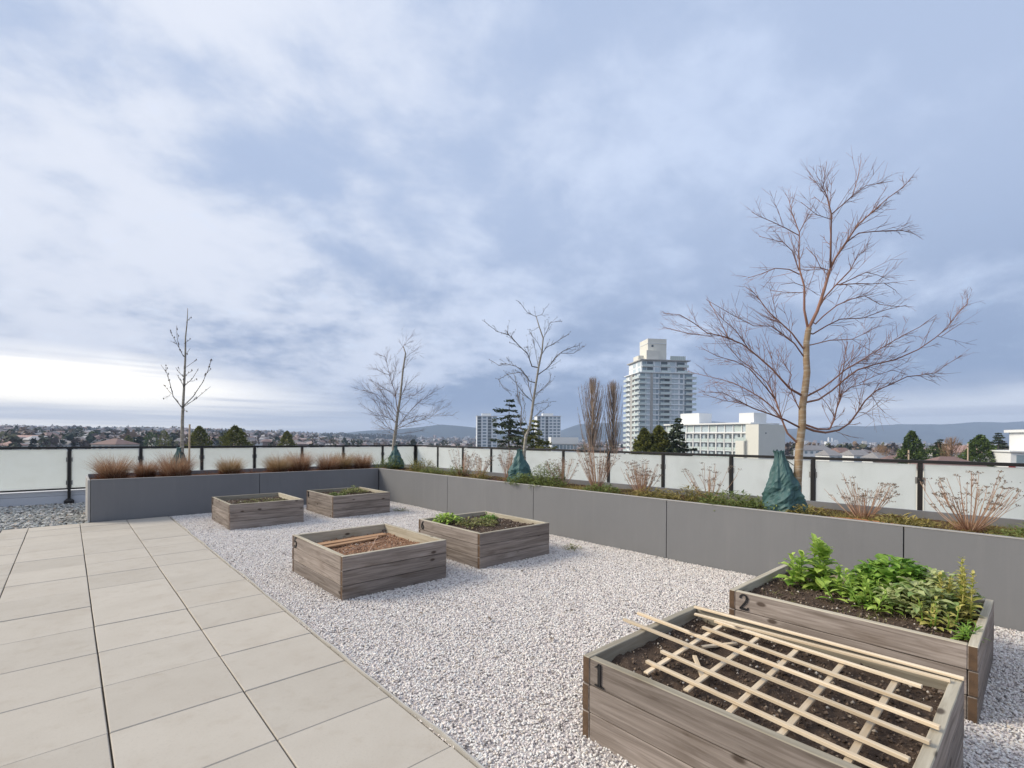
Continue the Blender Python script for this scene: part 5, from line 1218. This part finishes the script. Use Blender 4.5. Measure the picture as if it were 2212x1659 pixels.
# --- the long low block in front of it (front at y = 0, seen obliquely)
A0, A1 = (57.0, 181.0), (74.6, 153.0)
ld = math.hypot(A1[0] - A0[0], A1[1] - A0[1]); lb = frame_root('low_block', 'long white low apartment block with piers, right of the tower', 'building', A0[0], A0[1], (A1[0] - A0[0], A1[1] - A0[1]))
ZR = 6.3
rect_box('wall', 'tower_white', lb, .0, ld, .35, 15, -19, ZR - .02)
rect_box('roof_slab', 'white', lb, -.6, ld + .4, -.7, 15.6, ZR, ZR + .5)
nb_ = 11; bw_ = ld / nb_
for k in range(nb_ + 1): rect_box('pier', 'white', lb, k * bw_ - .17, k * bw_ + .17, -.35, .34, -19, ZR - 2.95)
rect_box('floor_slab', 'white', lb, -.4, ld, -.5, .34, ZR - 2.94, ZR - 2.55)
for k in range(nb_):
    x0 = k * bw_ + .3; x1 = (k + 1) * bw_ - .3
    rect_box('window', 'pane_pale' if k % 3 else 'guard', lb, x0, x1, .26, .40, ZR - 2.35, ZR - .25)
    rect_box('mullion', 'white', lb, k * bw_ - .12, k * bw_ + .12, .0, .34, ZR - 2.54, ZR - .03)
    for fl in range(4):
        z = ZR - 2.94 - 2.8 * (fl + 1)
        rect_box('window', 'pane_pale', lb, x0, x0 + (x1 - x0) * .45, .26, .40, z + .7, z + 2.3)
        rect_box('balcony_door', 'pane_dark', lb, x0 + (x1 - x0) * .52, x1, .26, .40, z + .05, z + 2.3)
        rect_box('balcony_guard', 'guard', lb, x0 + .05, x1 - .05, -.30, -.25, z, z + 1.05)
        rect_box('balcony', 'tower_white', lb, x0, x1, -.33, .34, z - .2, z - .01)
rect_box('rooftop_block', 'white', lb, 4.0, 12.0, 3.0, 10.0, ZR + .5, ZR + 4.3)
rect_box('rooftop_block', 'white', lb, ld - 5.2, ld - .2, 2.0, 9.0, ZR + .5, ZR + 3.6)
# its projecting end wing
rect_box('end_wing', 'cream', lb, ld + .01, ld + 4.2, -2.6, 12.0, -19, ZR - .25)
rect_box('end_wing', 'cream', lb, ld - 2.8, ld, -3.6, -.72, -19, ZR - 5.3)
rect_box('terrace_guard', 'guard', lb, ld - 2.8, ld, -3.62, -3.57, ZR - 5.28, ZR - 4.2)
rect_box('wall_lamp', 'pane_dark', lb, ld + 4.21, ld + 4.30, 1.0, 1.4, ZR - 3.1, ZR - 2.7)
# --- two white blocks further away
def slab_block(label, X0, X1, ytop, dist, cols, floors, fh, seed, roof=True):
    xm = (X0 + X1) / 2; w = (X1 - X0) / FOC * dist; X = (X0 - 1106) / FOC * dist; zt = EYE + (HOR + ROLL * (xm - 1106) - ytop) / FOC * dist
    b_ = frame_root('white_flats', label, 'building', X, dist, (1, .12), 'distant white flats behind the spruces'); rng = random.Random(seed)
    rect_box('wall', 'tower_white', b_, 0, w, .2, w * .7, -25, zt)
    rect_box('roof_slab', 'white', b_, -.5, w + .5, -.4, w * .7 + .4, zt + .01, zt + .5)
    if roof: rect_box('rooftop_block', 'white', b_, w * .25, w * .7, 3, 9, zt + .5, zt + 3.2)
    for f in range(floors):
        z = zt - fh * (f + 1); rect_box('floor_slab', 'white', b_, -.2, w + .2, -.25, .18, z + fh - .3, z + fh - .05)
        for c in range(cols):
            x0 = w * (c + .15) / cols; x1 = w * (c + .85) / cols
            if c in (0, 2): rect_box('balcony_door', 'pane_dark', b_, x0, x1, .08, .3, z + .1, z + fh - .35)
            else: rect_box('window', 'pane', b_, x0, x1, .08, .3, z + .8, z + fh - .5)
slab_block('white block of flats left of the tall spruce', 1030, 1074, 899, 520, 4, 10, 3.3, 1)
slab_block('white block of flats right of the tall spruce', 1160, 1212, 899, 520, 6, 10, 3.3, 2)
# --- flat white hall right of the spruces
hb = frame_root('flat_hall', 'low flat roofed white building right of the spruces', 'building', 24.4, 300.0, (1, .05))
rect_box('wall', 'tower_white', hb, 0, 16, 1.0, 12, -20, -2.2); rect_box('roof_band', 'white', hb, -.5, 16.5, 0, 12.5, -2.19, 1.9)
for k in range(7): rect_box('window', 'pane', hb, .8 + k * 2.2, 2.5 + k * 2.2, .9, 1.1, -5.4, -2.8)
# --- modern white house at the right border
wh = frame_root('white_house', 'white flat roofed modern house at the right border', 'building', 94.0, 92.0, (.93, -.37))
rect_box('wall', 'white', wh, 0, 12, .3, 10, -12, -.6); rect_box('wall', 'white', wh, 3.6, 12, 1.4, 9, -.59, 3.2)
rect_box('roof_slab', 'white', wh, 3.0, 12.6, .6, 9.6, 3.21, 3.75); rect_box('roof_slab', 'white', wh, -.3, 12.3, -.1, 10.2, -.58, -.30)
for (x0, x1, z0, z1, mt) in [(.8, 1.9, -2.6, -1.1, 'pane'), (2.2, 3.0, -2.6, -1.1, 'pane_dark'), (4.4, 5.4, -2.7, -1.0, 'pane_dark'), (6.2, 8.2, -2.7, -1.0, 'pane'), (.9, 3.6, -5.9, -3.9, 'pane_dark'), (4.2, 6.6, -5.9, -3.9, 'pane'), (7.0, 9.4, -5.9, -3.9, 'pane')]:
    rect_box('window', mt, wh, x0, x1, .2, .36, z0, z1)
rect_box('window', 'pane_pale', wh, 4.6, 11.0, 1.3, 1.46, .5, 2.7)
M['red_panel'] = plain('red_panel', (.35, .05, .05), .1, 1, .6); rect_box('red_panel', 'red_panel', wh, -.30, .65, .15, .34, -4.6, -3.2)

# ---------------------------------------------------------------- houses
M['roof_brown'] = plain('brown_roof', (.21, .135, .115), .2, 1.2, .85)
M['roof_grey'] = plain('grey_roof', (.25, .24, .24), .2, 1.2, .85)
M['roof_pink'] = plain('pink_tile_roof', (.42, .27, .23), .2, 1.2, .85)
M['pale_wall'] = plain('pale_house_wall', (.66, .63, .58), .1, .4, .8)
def house(label, x, ytop, dist, w, d, h, hip, wall, roof, rot=0.0, group='houses of the town below'):
    p = at_d(x, ytop, dist); zt = p.z; root = empty('house', (p.x, p.y, zt - h), -YAW + rot); tag(root, label, 'house', group)
    rh = min(2.4, .28 * d) if hip is not None else .35
    MB().box((-w / 2, -d / 2, -14), (w / 2, d / 2, h - rh)).build('wall', M[wall], root)
    m = MB(); o = .5
    if hip is None: m.box((-w / 2 - o, -d / 2 - o, h - rh + .01), (w / 2 + o, d / 2 + o, h))
    else:
        i = hip * d / 2
        m.add([(-w / 2 - o, -d / 2 - o, h - rh + .01), (w / 2 + o, -d / 2 - o, h - rh + .01), (w / 2 + o, d / 2 + o, h - rh + .01), (-w / 2 - o, d / 2 + o, h - rh + .01), (-w / 2 + i, 0, h), (w / 2 - i, 0, h)],
              [(3, 2, 1, 0), (0, 1, 5, 4), (1, 2, 5), (2, 3, 4, 5), (3, 0, 4)])
    m.build('roof', M[roof], root)
    n = max(2, int(w / 3))
    for k in range(n):
        xx = -w / 2 + w * (k + .5) / n
        for zz in (h - rh - 1.9, h - rh - 4.7): MB().box((xx - .7, -d / 2 - .06, zz), (xx + .7, -d / 2 + .1, zz + 1.3)).build('window', M['pane'], root)
for args in [
 ('white house at the left border above the first glass panel', 2, 940, 420, 15, 10, 8, .3, 'white', 'roof_grey'),
 ('long low white house with pinkish roof left of the first railing post', 60, 940, 330, 22, 10, 7, .8, 'white', 'roof_pink'),
 ('pale house in front of the long white house', 84, 951, 300, 13, 9, 6, .8, 'pale_wall', 'roof_grey'),
 ('small cream house at the left end above the railing', 26, 953, 280, 11, 9, 6, .8, 'cream', 'roof_pink'),
 ('tan house just left of the first railing post', 112, 949, 330, 12, 9, 6, .8, 'pale_wall', 'roof_brown'),
 ('pale grey gabled house over the first railing post', 142, 942, 400, 16, 10, 8, .2, 'pale_wall', 'roof_grey'),
 ('white house right below the grey gabled one', 150, 952, 300, 13, 9, 6, .8, 'white', 'roof_grey'),
 ('white house between the two dark trees', 184, 946, 420, 9, 9, 8, .3, 'white', 'roof_grey'),
 ('house with pinkish gable right of the pair of dark trees', 222, 941, 420, 8, 9, 9, .2, 'cream', 'roof_pink'),
 ('wide house with brown hipped roof left of the slim tree', 250, 947, 200, 12, 10, 6, 1.0, 'pale_wall', 'roof_brown'),
 ('distant long white building on the slope', 310, 935, 1300, 52, 14, 8, None, 'white', 'white'),
 ('white house between the olive conifers', 470, 949, 520, 13, 9, 6, .8, 'white', 'roof_grey'),
 ('pale house right of the broad olive conifer', 560, 950, 560, 14, 9, 6, .8, 'pale_wall', 'roof_brown'),
 ('brown roofed house left of the cedar, on the right', 2045, 986, 78, 9.0, 7, 6, 1.0, 'cream', 'roof_brown'),
 ('white house with grey roof right of the big tree trunk', 1755, 962, 260, 15, 9, 8, .3, 'white', 'roof_grey'),
 ('first of the small white gabled houses right of the big tree', 1790, 972, 210, 6, 8, 5, .2, 'white', 'roof_grey'),
 ('second of the small white gabled houses right of the big tree', 1815, 967, 230, 7, 8, 6, .2, 'white', 'roof_brown'),
 ('third of the small white gabled houses, under the wide tan tree', 1848, 972, 215, 8, 8, 5, .2, 'white', 'roof_grey'),
 ('fourth of the small white gabled houses, left of the tall cedar', 1898, 977, 190, 7, 8, 5, .2, 'white', 'roof_grey'),
 ('low pale house at the foot of the tall cedar', 1935, 984, 160, 10, 8, 5, .8, 'pale_wall', 'roof_brown'),
 ('pinkish roofed house behind the bare tan tree on the right', 2075, 962, 170, 14, 9, 7, .8, 'pale_wall', 'roof_pink'),
 ('pale house low between the cedar and the fir', 2003, 984, 120, 7, 7, 5, .8, 'pale_wall', 'roof_grey')]:
    house(*args, rot=random.uniform(-.35, .35))
for k, (x, y0, d, lab) in enumerate([(1963, 972, 70, 'pale utility pole in front of the tall cedar'), (2091, 958, 80, 'pale utility pole left of the bushy cedar on the right')]):
    p = at_d(x, y0, d); m = MB().tube([(0, 0, -14), (0, 0, 0)], [.14, .10], 7); o = empty('utility_pole', p); tag(o, lab, 'pole', 'utility poles on the right')
    m.build('pole', M['stake'], o); MB().cbox((0, 0, -.5), (1.6, .1, .12)).build('crossarm', M['far_bark'], o)
# white industrial plant with stacks, far right
ip = at_d(1796, 951, 1500); o = empty('industrial_plant', (ip.x, ip.y, ip.z - 8), -YAW); tag(o, 'distant white industrial plant with two stacks, right of the big tree', 'building')
MB().box((-14, 0, -20), (22, 14, 4)).build('hall', M['white'], o)
for dx in (-5, 6): MB().tube([(dx, 6, 4.01), (dx, 6, 17 if dx < 0 else 15)], [2.6, 1.7], 10).build('stack', M['white'], o)

# ---------------------------------------------------------------- the far town and its trees, which read as one mass
rng = np.random.default_rng(77)
M['town'] = attrmat('town_houses', .85, .12, .05)
pal = np.array([(.62, .60, .57), (.52, .48, .43), (.38, .36, .35), (.70, .69, .67), (.30, .22, .19), (.40, .28, .23), (.45, .42, .40)]); rpal = np.array([(.20, .18, .18), (.24, .16, .14), (.32, .25, .23), (.16, .15, .15), (.42, .40, .39)])
Vt, Ft, Ct = [], [], []; k = 0
bx_f = [(0, 1, 5, 4), (1, 2, 6, 5), (2, 3, 7, 6), (3, 0, 4, 7)]
def town_pos(n, rlo, rhi):
    a = np.radians(rng.uniform(-62, 62, n)); r = np.exp(rng.uniform(np.log(rlo), np.log(rhi), n)); X, Z = r * np.sin(a), r * np.cos(a)
    x, y = X * CY + Z * SY, -X * SY + Z * CY; return x, y, ground_h(x, y), r
xs, ys, zs, rs = town_pos(3300, 420, 4600)
for x, y, z, r in zip(xs, ys, zs, rs):
    big = rng.random() < .12 * (r > 2600); w, d, h = (rng.uniform(16, 40), rng.uniform(12, 24), rng.uniform(9, 24)) if big else (rng.uniform(9, 15), rng.uniform(8, 11), rng.uniform(4.5, 7))
    if big and h > 15: w = d = rng.uniform(12, 20)
    a = rng.uniform(0, 3.14); c, s = math.cos(a), math.sin(a); wc = pal[rng.integers(len(pal))] * rng.uniform(.85, 1.1); rc = rpal[rng.integers(len(rpal))]
    def pt(px, py, pz): return (x + px * c - py * s, y + px * s + py * c, z + pz)
    o = .5; rh = 0.6 if big else rng.uniform(1.6, 2.6); ins = d / 2 if not big else d * .1
    v = [pt(-w / 2, -d / 2, -2), pt(w / 2, -d / 2, -2), pt(w / 2, d / 2, -2), pt(-w / 2, d / 2, -2), pt(-w / 2, -d / 2, h), pt(w / 2, -d / 2, h), pt(w / 2, d / 2, h), pt(-w / 2, d / 2, h)]
    rv = [pt(-w / 2 - o, -d / 2 - o, h - .05), pt(w / 2 + o, -d / 2 - o, h - .05), pt(w / 2 + o, d / 2 + o, h - .05), pt(-w / 2 - o, d / 2 + o, h - .05), pt(-w / 2 + ins * .6, 0, h + rh), pt(w / 2 - ins * .6, 0, h + rh)]
    Vt += v + rv; Ct += [wc] * 8 + [rc] * 6; Ft += [tuple(i + k for i in f) for f in bx_f] + [(k + 8, k + 9, k + 13, k + 12), (k + 10, k + 11, k + 12, k + 13), (k + 9, k + 10, k + 13, k + 13), (k + 11, k + 8, k + 12, k + 12)]; k += 14
me = bpy.data.meshes.new('far_town'); me.from_pydata([tuple(map(float, p)) for p in Vt], [], [tuple(dict.fromkeys(f)) for f in Ft]); at = me.attributes.new('tint', 'FLOAT_COLOR', 'POINT')
at.data.foreach_set('color', np.c_[np.array(Ct), np.ones(len(Ct))].astype(np.float32).ravel()); me.update()
tag(link_mesh('far_town', me, M['town']), 'far houses of the town that blend into one mass', 'town', kind='stuff')
M['far_leaf'] = attrmat('far_foliage', .95, .3, .1)
xs, ys, zs, rs = town_pos(2700, 380, 4200); Vs, Cs = [], []
tp = np.array([(.15, .115, .095), (.055, .070, .042), (.04, .055, .038), (.20, .145, .105), (.085, .088, .050), (.15, .12, .11)])
for x, y, z, r in zip(xs, ys, zs, rs):
    m = 34; h = rng.uniform(6, 13); w = rng.uniform(2.5, 5.5); p = rng.normal(size=(m, 3)); p /= np.linalg.norm(p, axis=1, keepdims=True); p *= rng.uniform(.4, 1, (m, 1)) ** .5
    C = np.c_[x + p[:, 0] * w, y + p[:, 1] * w, z + h * .52 + p[:, 2] * h * .5]; V, F_ = cards(C, None, w * .42, rng, .7); Vs.append(V); Cs.append(np.tile(tp[rng.integers(len(tp))] * rng.uniform(.8, 1.2), (len(V), 1)))
xs, ys = [], []
for k in range(900):                                  # wooded crest of the near ridge
    x = rng.uniform(-40, 640); dd = rng.uniform(1750, 2350); r = ray(x, HOR); xs.append(r.x * dd); ys.append(r.y * dd)
V = np.concatenate(Vs); C = np.concatenate(Cs)
tag(link_mesh('far_trees', np_mesh('far_trees', V, np.arange(len(V)).reshape(-1, 4), col=C), M['far_leaf']), 'far trees between the houses that blend into one mass', 'trees', kind='stuff')
# wooded crest
ridge = bpy.data.objects['ridge'].data; rv = np.zeros(len(ridge.vertices) * 3, dtype=np.float32); ridge.vertices.foreach_get('co', rv); rv = rv.reshape(-1, 13, 3); Vs = []
for k in range(2600):
    i = rng.integers(0, len(rv) - 1); j = rng.integers(3, 9); f, g_ = rng.random(), rng.random()
    p = (rv[i, j] * (1 - f) + rv[i + 1, j] * f) * (1 - g_) + (rv[i, j + 1] * (1 - f) + rv[i + 1, j + 1] * f) * g_
    m = 16; h = rng.uniform(7, 16); w = rng.uniform(3, 7); q = rng.normal(size=(m, 3)); q /= np.linalg.norm(q, axis=1, keepdims=True)
    V, F_ = cards(np.c_[p[0] + q[:, 0] * w, p[1] + q[:, 1] * w, p[2] + h * .45 + q[:, 2] * h * .5], None, w * .5, rng, .8); Vs.append(V)
V = np.concatenate(Vs); C = np.tile([.075, .078, .070], (len(V), 1))
tag(link_mesh('wooded_crest', np_mesh('wooded_crest', V, np.arange(len(V)).reshape(-1, 4), col=C), M['far_leaf']), 'woods on the crest of the ridge on the left', 'woods', kind='stuff')

# ================================================================== haze
hz = MB().box((-8200, -8200, -60), (8200, 8200, 300)).build('haze'); tag(hz, 'thin bluish haze over the town', 'haze', kind='stuff')
hm = bpy.data.materials.new('haze'); hm.use_nodes = True; hn = hm.node_tree; hn.nodes.clear()
ho = hn.nodes.new('ShaderNodeOutputMaterial'); pv = hn.nodes.new('ShaderNodeVolumePrincipled'); pv.inputs['Color'].default_value = (.60, .75, 1.0, 1); pv.inputs['Density'].default_value = 1.9e-4
hn.links.new(pv.outputs[0], ho.inputs['Volume']); hz.data.materials.append(hm)
